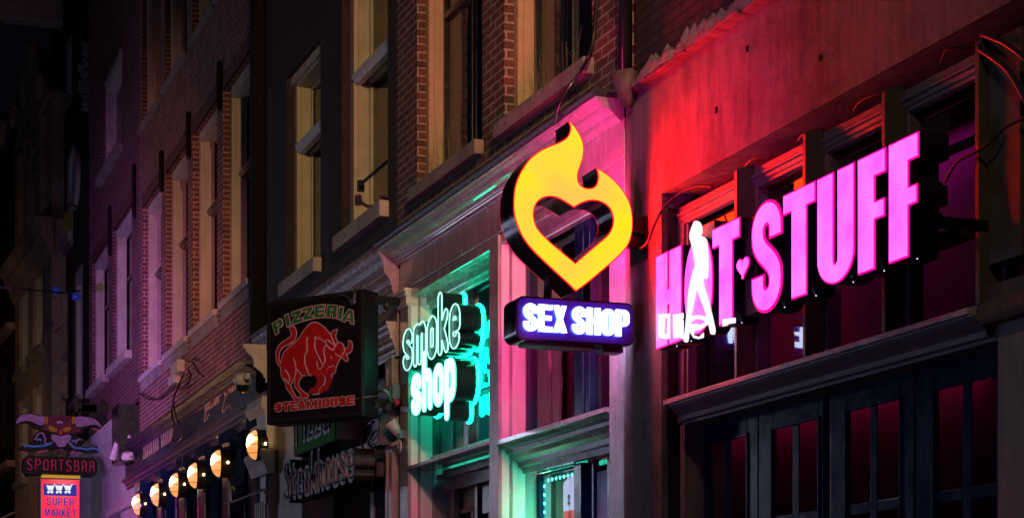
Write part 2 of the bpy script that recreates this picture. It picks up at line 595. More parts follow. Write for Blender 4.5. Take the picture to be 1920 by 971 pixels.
def glyph(ch, w=0.5, s=0.2, h=0.17, ins=0.0):
    """heavy condensed capitals, height 1, width w, stem s, bar h"""
    W_ = w
    if ch == 'I': return [[(0, 0), (s, 0), (s, 1), (0, 1)]], s
    if ch == 'H': return [[(0, 0), (s, 0), (s, .42), (W_ - s, .42), (W_ - s, 0), (W_, 0), (W_, 1), (W_ - s, 1), (W_ - s, .6), (s, .6), (s, 1), (0, 1)]], W_
    if ch == 'T': return [[(W_ / 2 - s / 2, 0), (W_ / 2 + s / 2, 0), (W_ / 2 + s / 2, 1 - h), (W_, 1 - h), (W_, 1), (0, 1), (0, 1 - h), (W_ / 2 - s / 2, 1 - h)]], W_
    if ch == 'F': return [[(0, 0), (s, 0), (s, .42), (W_ * .96, .42), (W_ * .96, .58), (s, .58), (s, 1 - h), (W_, 1 - h), (W_, 1), (0, 1)]], W_
    if ch == 'E': return [[(0, 0), (W_, 0), (W_, h), (s, h), (s, .43), (W_ * .94, .43), (W_ * .94, .59), (s, .59), (s, 1 - h), (W_, 1 - h), (W_, 1), (0, 1)]], W_
    if ch == 'L': return [[(0, 0), (W_, 0), (W_, h), (s, h), (s, 1), (0, 1)]], W_
    if ch == 'D': return [[(0, 0)] + arc(W_ - .2, .2, .2, .2, -90, 0, 6) + arc(W_ - .2, .8, .2, .2, 0, 90, 6) + [(0, 1)], [(s, h), (s, 1 - h)] + arc(W_ - .27, .8, .27 - s * .9 + .04, .06, 90, 0, 4) + arc(W_ - .27, .2, .27 - s * .9 + .04, .06, 0, -90, 4)], W_
    if ch == 'U':
        g = (W_ - 2 * s) / 2
        return [[(0, 1), (0, .26)] + arc(W_ / 2, .26, W_ / 2, .26, 180, 360, 16)[1:] + [(W_, 1), (W_ - s, 1), (W_ - s, .24)] + arc(W_ / 2, .22, g, min(.06, g * 1.5), 0, -180, 8) + [(s, 1)]], W_
    if ch == 'O':
        ry = min(.27, W_ * .5)
        g = (W_ - 2 * s) / 2
        gy = min(.1, g * 1.6)
        return [arc(W_ / 2, 1 - ry, W_ / 2, ry, 0, 180, 14) + arc(W_ / 2, ry, W_ / 2, ry, 180, 360, 14),
                arc(W_ / 2, 1 - h - gy, g, gy, 0, 180, 8) + arc(W_ / 2, h + gy, g, gy, 180, 360, 8)], W_
    if ch in 'PR':
        r0 = min(.2, W_ * .42)
        out = [(0, 0), (s, 0), (s, .38)]
        if ch == 'R':
            out += [(s + (W_ - 2 * s) * .8, .36), (W_ - s, .3), (W_ - s, 0), (W_, 0), (W_, .34), (W_ * .93, .42), (W_ * .82, .46)] + arc(W_ - .12, .6, .12, .1, -50, 0, 4)
        else:
            out += arc(W_ - r0, .38 + r0, r0, r0, -90, 0, 6)
        out += arc(W_ - r0, 1 - r0, r0, r0, 0, 90, 6) + [(0, 1)]
        return [out, [(s, .53), (W_ - s - .03, .53), (W_ - s, .56), (W_ - s, 1 - h * .9 - .03), (W_ - s - .03, 1 - h * .9), (s, 1 - h * .9)]], W_
    if ch == 'X': 
        return [[(0, 0), (s, 0), (W_ / 2, .33), (W_ - s, 0), (W_, 0), (W_ * .5 + s * .42, .5), (W_ - .02, 1), (W_ - s, 1), (W_ / 2, .68), (s, 1), (.02, 1), (W_ * .5 - s * .42, .5)]], W_
    if ch == 'Z': return [[(0, 0), (W_, 0), (W_, h), (s * 1.15, h), (W_, 1 - h), (W_, 1), (0.03, 1), (0.03, 1 - h), (W_ - s * 1.15, 1 - h), (0, h)]], W_
    if ch == 'A':
        return [[(0, 0), (s, 0), (s + .035, .2), (W_ - s - .035, .2), (W_ - s, 0), (W_, 0), (W_ / 2 + s * .62, 1), (W_ / 2 - s * .62, 1)],
                [(s + .06, .35), (W_ - s - .06, .35), (W_ / 2, .78)]], W_
    if ch == 'K': return [[(0, 0), (s, 0), (s, .3), (s + .05, .4), (W_ - s, 0), (W_, 0), (s + .16, .58), (W_, 1), (W_ - s, 1), (s, .62), (s, 1), (0, 1)]], W_
    if ch == 'M':
        w2 = W_ * 1.3
        return [[(0, 0), (s, 0), (s, .66), (w2 / 2 - s * .4, 0), (w2 / 2 + s * .4, 0), (w2 - s, .66), (w2 - s, 0), (w2, 0), (w2, 1), (w2 - s * 1.25, 1), (w2 / 2, .42), (s * 1.25, 1), (0, 1)]], w2
    if ch == 'S':
        r = (W_ - s) / 2
        p = [(W_ - s / 2, .655), (W_ - s / 2, 1 - h / 2 - r)] + arc(W_ / 2, 1 - s / 2 - r + (s - h) / 2, r, r, 0, 180, 12)[1:] + [(s / 2, .74)]
        bz = []
        P0, P1, P2, P3 = (s / 2, .72), (s / 2, .53), (W_ - s / 2, .47), (W_ - s / 2, .28)
        for i in range(1, 13):
            t = i / 12
            bz.append(tuple((1 - t) ** 3 * P0[k] + 3 * (1 - t) ** 2 * t * P1[k] + 3 * (1 - t) * t * t * P2[k] + t ** 3 * P3[k] for k in (0, 1)))
        p += bz + [(W_ - s / 2, s / 2 + r)] + arc(W_ / 2, s / 2 + r - (s - h) / 2, r, r, 0, -180, 12)[1:] + [(s / 2, .345)]
        p = [p[0]] + [b for a, b in zip(p[:-1], p[1:]) if math.hypot(a[0] - b[0], a[1] - b[1]) > .004]
        if ins: p[0] = (p[0][0], p[0][1] + ins * .35); p[-1] = (p[-1][0], p[-1][1] - ins * .35)
        return [ribbon(p, s - ins)], W_
    return [], W_


def text_loops(txt, a0, z0, width, height, wid=0.5, s=0.2, h=0.17, gap=0.05, space=0.22, over=None):
    gl, x = [], 0
    for ch in txt:
        if ch == ' ':
            x += space; continue
        g, gw = glyph(ch, (over or {}).get(ch, wid), s, h)
        gl.append((g, x)); x += gw + gap
    k = width / (x - gap)
    return [[[(a0 + (q[0] + gx) * k, z0 + q[1] * height) for q in lp] for lp in g] for g, gx in gl]


def strokes_of(ch):
    """single-line letters in a unit box: x-height .62 for small letters, 1 for tall; returns strokes, width"""
    a = arc
    T = {
        's': ([a(.2, .47, .17, .15, 20, 180, 8) + [(.06, .4), (.34, .22)] + a(.2, .15, .17, .15, 0, -160, 8)], .4),
        'm': ([[(.05, 0), (.05, .6)], [(.05, .42)] + a(.17, .48, .12, .14, 180, 0, 8) + [(.29, 0)], [(.29, .42)] + a(.41, .48, .12, .14, 180, 0, 8) + [(.53, 0)]], .58),
        'o': ([a(.2, .44, .16, .18, 0, 180, 10) + a(.2, .18, .16, .18, 180, 360, 10) + [(.36, .44)]], .4),
        'k': ([[(.05, 0), (.05, 1)], [(.34, .62), (.07, .3)], [(.15, .36), (.36, 0)]], .4),
        'e': ([[(.05, .32), (.37, .32), (.37, .42)] + a(.21, .44, .16, .18, 0, 180, 10) + a(.21, .17, .16, .17, 180, 320, 8)], .42),
        'h': ([[(.05, 0), (.05, 1)], [(.05, .4)] + a(.2, .46, .15, .16, 180, 0, 8) + [(.35, 0)]], .4),
        'p': ([[(.05, -.34), (.05, .62)], a(.2, .44, .16, .18, 180, 0, 8) + a(.2, .18, .16, .18, 0, -180, 8)], .4),
        't': ([[(.1, .85), (.1, .12)] + a(.2, .12, .1, .1, 180, 290, 6), [(.0, .62), (.26, .66)]], .3),
        'a': ([a(.2, .44, .16, .18, 150, 0, 8) + [(.36, 0)], [(.36, .36), (.2, .36)] + a(.2, .18, .16, .18, 90, 270, 8) + [(.36, .1)]], .42),
        'u': ([[(.05, .62), (.05, .16)] + a(.2, .16, .15, .16, 180, 360, 8) + [(.35, .62)], [(.35, .2), (.35, 0)]], .4),
        'i': ([[(.05, 0), (.05, .6)], [(.05, .78), (.05, .83)]], .14),
        'z': ([[(.03, .6), (.33, .62), (.03, 0), (.35, .03)]], .38),
        'n': ([[(.05, 0), (.05, .6)], [(.05, .42)] + a(.19, .46, .14, .16, 180, 0, 8) + [(.33, 0)]], .38),
        'r': ([[(.05, 0), (.05, .6)], [(.05, .42)] + a(.17, .46, .12, .14, 180, 50, 6)], .3),
        'P': ([[(.05, 0), (.05, 1), (.22, 1)] + a(.24, .76, .16, .24, 90, -90, 10) + [(.05, .52)]], .44),
        'S': ([a(.2, .78, .16, .2, 15, 180, 10) + [(.06, .66), (.34, .36)] + a(.2, .21, .16, .2, 0, -165, 10)], .42),
        'O': ([a(.2, .72, .16, .26, 0, 180, 10) + a(.2, .28, .16, .26, 180, 360, 10) + [(.36, .72)]], .42),
        'R': ([[(.05, 0), (.05, 1), (.2, 1)] + a(.2, .76, .15, .24, 90, -90, 8) + [(.05, .52)], [(.2, .52), (.35, .42), (.35, 0)]], .42),
        'T': ([[(.0, 1), (.36, 1)], [(.18, 1), (.18, 0)]], .38),
        'B': ([[(.05, 0), (.05, 1), (.2, 1)] + a(.2, .77, .13, .23, 90, -90, 8) + [(.05, .54)], [(.2, .54)] + a(.2, .27, .16, .27, 90, -90, 8) + [(.05, 0)]], .42),
        'A': ([[(.04, 0), (.04, .8)] + a(.18, .8, .14, .19, 180, 0, 8) + [(.32, 0)], [(.04, .5), (.32, .5)]], .4),
        'E': ([a(.22, .78, .15, .2, 40, 200, 8) + [(.12, .56), (.26, .54)], a(.22, .26, .18, .27, 110, 330, 10)], .42),
    }
    return T[ch]


def stroke_text(txt, a0, z0, width, height, gap=0.06):
    items, x = [], 0
    for ch in txt:
        if ch == ' ': x += .25; continue
        st, w = strokes_of(ch)
        items.append((st, x)); x += w + gap
    k = width / (x - gap)
    return [[[(a0 + (p[0] + gx) * k, z0 + p[1] * height) for p in s] for s in st] for st, gx in items]


# ------------------------------------------------------------------ palette
M_black = paint('black_gloss_paint', (0.012, 0.014, 0.022), 0.2, 0.12, 0.2)
M_blackm = plain('black_metal', (0.012, 0.012, 0.014), 0.35, 0.0, 0.3)
M_navy = paint('navy_gloss_paint', (0.005, 0.016, 0.060), 0.17, 0.06, 0.2)
M_navy.node_tree.nodes['Principled BSDF'].inputs['Specular IOR Level'].default_value = 0.13
M_iron = plain('dark_iron', (0.02, 0.018, 0.018), 0.5, 0.6)
M_cable = plain('cable_rubber', (0.035, 0.033, 0.035), 0.45)
M_zinc = plain('zinc', (0.10, 0.10, 0.12), 0.4, 0.8)
M_whitewood = paint('white_wood_paint', (0.62, 0.58, 0.52), 0.42, 0.2, 0.25)
M_creamwood = paint('cream_wood_paint', (0.55, 0.48, 0.34), 0.42, 0.2, 0.22)
M_greywood = paint('grey_shopfront_paint', (0.36, 0.33, 0.34), 0.20, 0.22, 0.35, 8.0, coat=0.5)
M_hsframe = paint('grey_brown_frame_paint', (0.20, 0.16, 0.16), 0.3, 0.3, 0.3, 12.0, chips=(0.42, 0.4, 0.38))
M_fin = paint('umber_fin_paint', (0.13, 0.10, 0.07), 0.4, 0.25, 0.3)
M_stone = stucco('weathered_sill_stone', (0.30, 0.27, 0.24), 30, 0.5, 0.75, 0.4)
M_stonewhite = stucco('painted_sill_stone', (0.50, 0.46, 0.42), 24, 0.3, 0.6, 0.3)
M_plaster = stucco('grey_brown_stucco', (0.24, 0.19, 0.17), 30, 1.0, 0.9, 0.6)
M_plasterfar = stucco('pale_far_stucco', (0.42, 0.33, 0.28), 20, 0.4, 0.7, 0.35)
M_brickSS = brick('red_brown_brick', (0.17, 0.056, 0.034), (0.085, 0.034, 0.026), (0.36, 0.30, 0.25))
M_brickPZ = brick('dark_painted_brick', (0.030, 0.020, 0.026), (0.024, 0.016, 0.021), (0.035, 0.026, 0.03), bump=0.6)
M_brickHS = brick('sooty_brick', (0.060, 0.036, 0.022), (0.042, 0.028, 0.018), (0.020, 0.015, 0.012))
M_brickBR = brick('warm_red_brick', (0.25, 0.07, 0.055), (0.15, 0.042, 0.038), (0.52, 0.38, 0.36))
M_brickBL = brick('violet_red_brick', (0.16, 0.045, 0.05), (0.10, 0.03, 0.036), (0.36, 0.24, 0.27))
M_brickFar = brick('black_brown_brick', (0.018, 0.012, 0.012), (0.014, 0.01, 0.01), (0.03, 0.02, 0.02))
M_glass = glass('window_glass')
M_glassd = glass('dark_window_glass', (0.35, 0.32, 0.4), 0.04)
M_dark = plain('dark_room', (0.012, 0.009, 0.012), 0.9)
M_crimson = plain('crimson_curtain', (0.22, 0.012, 0.09), 0.75)
M_curtain = plain('pale_net_curtain', (0.46, 0.43, 0.36), 0.9)
M_blind = plain('grey_window_blind', (0.40, 0.38, 0.44), 0.8)
M_sash = paint('dark_sash_paint', (0.022, 0.02, 0.024), 0.22, 0.12, 0.2)


# ------------------------------------------------------------------ building helpers
def wall(a0, a1, z0, z1, ops, w=0.0, t=0.3, back=-7.0):
    """front face with rectangular openings (a0,a1,z0,z1), reveals t deep, and a solid body behind"""
    mb = MB()
    As = sorted({a0, a1, *[o[0] for o in ops], *[o[1] for o in ops]})
    Zs = sorted({z0, z1, *[o[2] for o in ops], *[o[3] for o in ops]})
    As = [x for x in As if a0 - 1e-6 <= x <= a1 + 1e-6]
    Zs = [x for x in Zs if z0 - 1e-6 <= x <= z1 + 1e-6]
    for i in range(len(As) - 1):
        for j in range(len(Zs) - 1):
            ca, cz = (As[i] + As[i + 1]) / 2, (Zs[j] + Zs[j + 1]) / 2
            if any(o[0] < ca < o[1] and o[2] < cz < o[3] for o in ops): continue
            mb.add([(As[i], w, Zs[j]), (As[i + 1], w, Zs[j]), (As[i + 1], w, Zs[j + 1]), (As[i], w, Zs[j + 1])], [(0, 1, 2, 3)])
    for o in ops:
        b = w - t
        q = [(o[0], o[2]), (o[1], o[2]), (o[1], o[3]), (o[0], o[3])]
        for k in range(4):
            (xa, za), (xb, zb) = q[k], q[(k + 1) % 4]
            mb.add([(xa, w, za), (xb, w, zb), (xb, b, zb), (xa, b, za)], [(0, 1, 2, 3)])
    mb.add([(a0, w, z0), (a0, w, z1), (a0, back, z1), (a0, back, z0)], [(0, 1, 2, 3)])
    mb.add([(a1, w, z0), (a1, w, z1), (a1, back, z1), (a1, back, z0)], [(0, 1, 2, 3)])
    mb.add([(a0, back, z0), (a1, back, z0), (a1, back, z1), (a0, back, z1)], [(0, 1, 2, 3)])
    mb.add([(a0, w, z1), (a1, w, z1), (a1, back, z1), (a0, back, z1)], [(0, 1, 2, 3)])
    return mb


def win(T, o, w, casing, mat, sash=M_sash, rail=0.5, cw=0.12, cd=0.16, bars=0, curtain=None, sill=None, sillw=(0.07, 0.12),
        glassm=None, sashw=0.045, lip=True):
    """sash window in opening o=(a0,a1,z0,z1) with its casing front at w"""
    a0, a1, z0, z1 = o
    m = MB()
    for x0, x1 in ((a0, a0 + cw), (a1 - cw, a1)): m.box(x0, x1, w - cd, w, z0, z1)
    m.box(a0 + cw, a1 - cw, w - cd, w, z1 - cw, z1)
    m.box(a0 + cw, a1 - cw, w - cd, w + 0.01, z0, z0 + 0.05)
    if lip:
        for x0, x1 in ((a0 + cw, a0 + cw + .02), (a1 - cw - .02, a1 - cw)): m.box(x0, x1, w - cd, w - .05, z0 + 0.05, z1 - cw)
    f = T.part('window', m, mat, bevel=0.005)
    b0, b1, y0, y1 = a0 + cw + .02, a1 - cw - .02, z0 + 0.05, z1 - cw
    s = MB()
    zr = y0 + (y1 - y0) * rail if rail else None
    ws = w - cd + 0.03
    for x0, x1 in ((b0, b0 + sashw), (b1 - sashw, b1)): s.box(x0, x1, ws - .05, ws, y0, y1)
    s.box(b0 + sashw, b1 - sashw, ws - .05, ws, y0, y0 + .07)
    s.box(b0 + sashw, b1 - sashw, ws - .05, ws, y1 - .05, y1)
    if zr: s.box(b0 + sashw, b1 - sashw, ws - .05, ws + .012, zr - .03, zr + .03)
    for k in range(bars):
        x = b0 + (b1 - b0) * (k + 1) / (bars + 1)
        s.box(x - .018, x + .018, ws - .045, ws - .004, y0 + .07, y1 - .05)
    T.part('sash', s, sash, f, bevel=0.004)
    g = MB(); g.box(b0 + .01, b1 - .01, ws - .034, ws - .03, y0 + .01, y1 - .01)
    T.part('pane', g, glassm or M_glass, f)
    d = MB(); d.box(b0 - .1, b1 + .1, ws - 1.2, ws - 1.18, y0 - .1, y1 + .1)
    d.box(b0 - .11, b0 - .1, ws - 1.18, ws - .06, y0 - .1, y1 + .1); d.box(b1 + .1, b1 + .11, ws - 1.18, ws - .06, y0 - .1, y1 + .1)
    T.part('room', d, M_dark, f)
    if curtain:
        for mt, ca, cb, cz0, cz1 in curtain:
            n = 26
            x0, x1 = b0 + (b1 - b0) * ca, b0 + (b1 - b0) * cb
            q0, q1 = y0 + (y1 - y0) * cz0, y0 + (y1 - y0) * cz1
            pts = [(x0 + (x1 - x0) * i / n, ws - .10 + .012 * math.sin(i * 1.9) + .006 * math.sin(i * 4.1)) for i in range(n + 1)]
            pts += [(x, y - .006) for x, y in pts[::-1]]
            T.part('curtain', MB().plan(pts, q0, q1), mt, f)
    if sill:
        out, th = sillw
        sm = MB(); sm.box(a0 - .04, a1 + .04, w - .02, out, z0 - th, z0 - 0.002)
        T.part('sill', sm, sill, f, bevel=0.008)
    return f


def cornice_profile(z1, z0, out, steps=None):
    """moulded classical cornice, top z1, bottom z0, projecting out"""
    h = z1 - z0
    p = [(-0.02, z1), (out, z1), (out, z1 - .07 * h), (out * .93, z1 - .09 * h)]
    for i in range(7):   # cyma
        t = i / 6
        p.append((out * (.93 - .25 * (1 - math.cos(math.pi * t)) / 2), z1 - h * (.10 + .22 * t)))
    p += [(out * .66, z1 - .34 * h), (out * .66, z1 - .46 * h), (out * .60, z1 - .47 * h)]
    for i in range(6):
        t = i / 5
        p.append((out * (.58 - .25 * math.sin(math.pi / 2 * t)), z1 - h * (.49 + .17 * t)))
    p += [(out * .28, z1 - .68 * h), (out * .28, z1 - .76 * h), (out * .20, z1 - .78 * h)]
    for i in range(5):
        t = i / 4
        p.append((out * (.20 - .13 * (1 - math.cos(math.pi / 2 * t))), z1 - h * (.80 + .14 * t)))
    p += [(out * .05, z0), (-0.02, z0)]
    return p


# ================================================================== THE SETTING
gm = bpy.data.meshes.new('ground')
gm.from_pydata([(-400, -400, 0), (400, -400, 0), (400, 400, 0), (-400, 400, 0)], [], [(0, 1, 2, 3)])
gm.materials.append(plain('dark_ground', (0.04, 0.038, 0.04), 0.6))
go = bpy.data.objects.new('ground', gm); COL.objects.link(go); go['kind'] = 'structure'
HS = Frame((1, 0), (0, 5.6))
p = HS.world(HS.A(1180), 0)
HS = Frame((1, 0), (p[0], p[1]))


def slab(name, pts, z0, z1, mat):
    mb = MB().plan([(x, -y) for x, y in pts], z0, z1)
    me = bpy.data.meshes.new(name)
    me.from_pydata([(a, -w, z) for a, w, z in mb.v], [], mb.f)
    me.materials.append(mat)
    o = bpy.data.objects.new(name, me); COL.objects.link(o); o['kind'] = 'structure'


slab('road', [(-90, -2.6), (20, -2.6), (20, 3.4), (-90, 3.4)], 0.0, 0.004, brick('clinker_road', (0.05, 0.03, 0.026), (0.04, 0.026, 0.022), (0.02, 0.02, 0.02), 0.2, 0.06))
slab('pavement', [(-90, 3.4), (20, 3.4), (20, 6.2), (-90, 6.2)], 0.0, 0.12, plain('pavement_stone', (0.10, 0.095, 0.09), 0.7))

# ================================================================== HOT STUFF BUILDING (right)
T = Thing('shop_building', HS, 0, 0, 0, 'stuccoed shop building with grey-brown plaster band, dark panelled doors and black brick above', 'building')
a_l, a_r = HS.A(1174), 7.6
a_op = HS.A(1240)
z_top = HS.Z(1185, 168, 0.06)
z_sof = HS.Z(1240, 363, 0.0)
mb = wall(a_l, a_r, 0.0, z_top, [(a_op, 6.9, 0.0, z_sof)], 0.0, 0.42)
T.part('wall', mb, M_plaster)
# old screw plugs on the plaster
for x, z in ((1.45, z_sof + .35), (1.9, z_sof + .62), (2.85, z_sof + .28)):
    m = MB(); m.box(x - .012, x + .012, -.01, .008, z - .02, z + .02)
    T.part('wall_plug', m, M_iron)
T.part('upper_wall', wall(a_l + 0.04, a_r, z_top, 11.0, [], -0.06, 0.2, -6.8), M_brickHS)
# ragged coping: a thin mortar lip whose edge wanders
mb = MB()
na = 46
for i in range(na):
    x0, x1 = a_l + (a_r - a_l) * i / na, a_l + (a_r - a_l) * (i + 1) / na
    o_ = 0.085 + random.uniform(-.02, .02)
    th = 0.035 + random.uniform(-.008, .012)
    mb.box(x0, x1, -0.055, o_, z_top - 0.004, z_top + th)
T.part('coping', mb, M_plaster, bevel=0.01)
# left pier of the plaster keeps a shallow edge
# --- shopfront carpentry inside the opening
wt = -0.13
z_rail = HS.Z(1270, 392, wt)
z_ledge = HS.Z(1243, 749, 0.03)
z_head = HS.Z(1283, 796, -0.12)
a_f = HS.A(1270, wt)
a_fin = [HS.A(1379, 0.0), HS.A(1507.5, 0.0), HS.A(1656, 0.0), HS.A(1832, 0.0)]
fr = MB()
fr.box(a_f, 6.6, wt - .05, wt, z_rail - .13, z_rail)
fr.prof([(wt - .0, z_rail - .045), (wt + .028, z_rail - .05), (wt + .03, z_rail - .07), (wt + .012, z_rail - .08), (wt + .012, z_rail - .1), (wt - .03, z_rail - .135), (wt - .03, z_rail - .045)], a_f + .05, 6.6)
fr.box(a_f, a_f + .11, wt - .06, wt + .004, z_ledge, z_rail - .001)
fr.box(a_f + .12, a_f + .15, wt - .08, wt - .012, z_ledge, z_rail - .13)
for k, x in enumerate(a_fin): fr.box(x - .03, x + .05, wt - .1, wt - .004, z_ledge, z_rail - .13)
fr.box(a_f + .1, 6.6, wt - .1, wt - .006, z_ledge, z_ledge + .05)
transom = T.part('transom_frame', fr, M_hsframe, bevel=0.005)
for k, x in enumerate(a_fin):
    # fin board with a rounded top and a moulded front edge
    pr = [(wt, z_ledge), (0.0, z_ledge), (0.0, z_rail - .03)] + [(-.03 + .03 * math.cos(R(t)), z_rail - .03 + .03 * math.sin(R(t))) for t in range(0, 91, 18)] + [(wt, z_rail + .03)]
    T.part('fin', MB().prof(pr, x - .018, x + .018), M_fin, bevel=0.006)
bounds = [a_f + .15] + a_fin + [6.5]
for k in range(5):
    x0, x1 = bounds[k] + .03, bounds[k + 1] - .03
    if x1 - x0 < .2: continue
    g = MB(); g.box(x0, x1, wt - .085, wt - .08, z_ledge + .04, z_rail - .12)
    T.part('transom_pane', g, M_glass, transom)
mb = MB(); mb.box(a_f, 6.6, -.62, -.60, z_ledge, z_rail)
T.part('curtain', mb, M_crimson)
mb = MB(); mb.box(a_op, 6.9, -0.44, -0.42, z_rail - .06, z_sof + .1); mb.box(a_op, 6.9, -0.42, wt - .05, z_rail - .02, z_rail - .004)
mb.box(a_op + .003, a_f, -.42, -.05, 0, z_rail)
T.part('soffit_board', mb, M_sash)
# wooden bar inside the last pane
x0, z0_ = HS.az(1738, 306, -.3); x1, z1_ = HS.az(1832, 268, -.3)
mb = MB(); mb.box(a_fin[2] + .05, a_fin[3] - .03, -.30, -.26, z0_ - .02, z0_ + .02)
mb.box(a_fin[2] + .05, a_fin[3] - .03, -.32, -.24, HS.Z(1750, 455, -.28) - .05, HS.Z(1750, 455, -.28) + .03)
T.part('inner_rail', mb, plain('bare_pine', (0.36, 0.24, 0.14), 0.6))
# ledge over the doors
a_ll, a_lr = HS.A(1243, .03), HS.A(1812, .03)
mb = MB(); mb.prof([(wt, z_ledge), (.03, z_ledge - .004), (.03, z_ledge - .038), (wt, z_ledge - .038)], a_ll, a_lr)
T.part('ledge', mb, paint('pale_ledge_paint', (0.5, 0.42, 0.44), .35, .4, .4, 14, chips=(0.16, .12, .11)), bevel=0.004)
cv = [(wt, z_ledge - .040), (.012, z_ledge - .040), (.012, z_ledge - .05)]
for i in range(7):
    t = i / 6
    cv.append((.005 - .075 * math.sin(t * math.pi / 2) ** 1.6, z_ledge - .05 - .085 * t))
cv += [(-.075, z_ledge - .15), (wt, z_ledge - .15)]
T.part('ledge_moulding', MB().prof(cv, HS.A(1256, 0.0), a_lr + .03), M_hsframe)
# architrave round the doors
wa = -.12
a_d0, a_d1 = HS.A(1283, wa), HS.A(1871, wa)
mb = MB()
mb.box(a_d0 - .12, a_d1 + .05, wa - .2, wa + .01, z_head + .06, z_ledge - .151)
mb.box(a_d0 - .02, a_d1 + .0, wa - .2, wa, z_head, z_head + .058)
mb.box(a_d0 - .055, a_d1 + .03, wa - .2, wa + .006, z_head + .03, z_head + .058)
for x0, x1 in ((a_d0 - .055, a_d0 - .02), (a_d0 - .02, a_d0)): mb.box(x0, x1, wa - .2, wa + (.006 if x0 < a_d0 - .03 else 0), 0, z_head + .0)
mb.box(a_d1, a_d1 + .03, wa - .2, wa, 0, z_head)
T.part('architrave', mb, M_hsframe, bevel=0.004)
# folding doors
wd = -.27
zt = z_head
leaf = [(1304, 1421), (1422, 1544), (1557, 1714), (1716, 1888)]
glz = [[(1327, 1358), (1369, 1401)], [(1449, 1485), (1497, 1535)], [(1588, 1630), (1643, 1688)], [(1753, 1804), (1820, 1871)]]
z_gt = HS.Z(1327, 835, wd)
z_gm = HS.Z(1449, 967, wd)
z_g2 = z_gm - .065
for (l0, l1), gs in zip(leaf, glz):
    x0, x1 = HS.A(l0, wd), HS.A(l1, wd)
    g0, g1 = HS.A(gs[0][0], wd), HS.A(gs[-1][1], wd)
    b0, b1 = HS.A(gs[0][1], wd), HS.A(gs[1][0], wd)
    m = MB()
    m.box(x0 + .004, g0, wd - .03, wd, .12, zt)
    m.box(g1, x1 - .004, wd - .03, wd, .12, zt)
    m.box(g0, g1, wd - .012, wd, z_gt, zt)
    m.box(g0, g1, wd - .012, wd, .12, 1.0)
    m.box(b0, b1, wd - .014, wd - .004, 1.0, z_gt)
    for zz in (z_gm, z_gm - (z_gt - z_gm) - .06):
        m.box(g0, b0, wd - .014, wd - .004, zz - .065, zz); m.box(b1, g1, wd - .014, wd - .004, zz - .065, zz)
    m.box(g0 - .018, g1 + .018, wd, wd + .012, z_gt, z_gt + .022)
    m.box(g0 - .022, g0, wd, wd + .012, 1.0, z_gt + .022); m.box(g1, g1 + .018, wd, wd + .012, 1.0, z_gt)
    d = T.part('door', m, M_navy, bevel=0.004)
    for q0, q1 in ((g0, b0), (b1, g1)):
        g = MB(); g.box(q0 - .01, q1 + .01, wd - .018, wd - .015, 1.0, z_gt + .01)
        T.part('pane', g, M_glassd, d)
mb = MB(); mb.box(a_d0, 6.4, -.46, -.44, 0.1, zt)
T.part('door_curtain', mb, M_crimson)
mb = MB(); mb.box(HS.A(1544, wd) + .002, HS.A(1557, wd) - .002, wd - .06, wd - .02, 0, zt)
T.part('door_post', mb, M_black)
# right pilaster, split timber and the dark side window
zp = HS.Z(1880, 606, wa + .02)
mb = MB(); mb.box(a_d1 + .03, 6.9, -.4, wa + .02, 0, zp)
T.part('pilaster', mb, stucco('brown_pilaster_render', (0.30, 0.23, 0.18), 70, .35, .6, .25))
mb = MB(); mb.prof([(wt - .02, zp), (-.03, zp), (-.01, zp + .03), (-.012, zp + .11), (-.05, zp + .115), (-.05, zp + .2), (wt - .02, zp + .2)], a_lr + .035, 6.8)
T.part('timber_beam', mb, stucco('split_old_timber', (0.16, 0.10, 0.07), 24, 1.0, .8, .6), bevel=0.006)
xw = a_fin[3] + .02
mb = MB()
mb.box(xw + .02, xw + .30, wt - .1, -.04, z_ledge + .2, z_rail - .03)
for px, py in ((1881, 248), (1881, 396)):
    z = HS.Z(px, py, -.06)
    mb.prof([(-.16, z), (-.05, z - .005), (-.05, z - .03), (-.09, z - .035), (-.11, z - .07), (-.16, z - .07)], xw + .2, 6.7)
mb.box(6.55, 6.9, -.3, -.02, zp + .2, z_sof)
T.part('side_window', mb, M_fin, bevel=0.004)
mb = MB(); mb.box(xw + .2, 6.7, -.2, -.19, zp + .2, z_rail)
T.part('side_pane', mb, M_dark)


def cable(name, fr_, pts, r, label, mat=M_cable, group=None, k=7):
    P = [fr_.az(px, py, w) for px, py, w in pts]
    P3 = smooth([(a, w, z) for (a, z), (_, _, w) in zip(P, pts)], k)
    c = Thing(name, fr_, P3[0][0], P3[0][1], P3[0][2], label, 'cable', group)
    c.part('cable_run', MB().tube(P3, r, 7), mat, shade=True)
    return c


cable('cable', HS, [(1200, 466, .06), (1214, 455, .10), (1228, 420, .08), (1246, 388, .02), (1276, 362, -.05), (1310, 349, -.10), (1336, 351, -.14)], .009,
      'thin cable curving from the flame sign bracket up into the dark soffit gap')
cable('cable', HS, [(1395, 318, -.12), (1402, 306, -.10), (1418, 297, -.10), (1446, 292, -.13)], .007, 'short red-lit cable loop above the transom, left of three', group='cable loops above the transom')
cable('cable', HS, [(1497, 264, -.12), (1505, 253, -.10), (1522, 246, -.10), (1542, 243, -.13)], .007, 'short cable loop above the transom, over the middle fin', group='cable loops above the transom')
cable('cable', HS, [(1600, 210, -.12), (1612, 192, -.10), (1640, 178, -.10), (1672, 169, -.13)], .007, 'long thin cable loop above the transom over the letters UFF', group='cable loops above the transom')
cable('cable', HS, [(1764, 122, -.12), (1772, 98, -.09), (1786, 92, -.09), (1820, 90, -.13)], .007, 'faint violet cable loop near the upper right corner', group='cable loops above the transom')
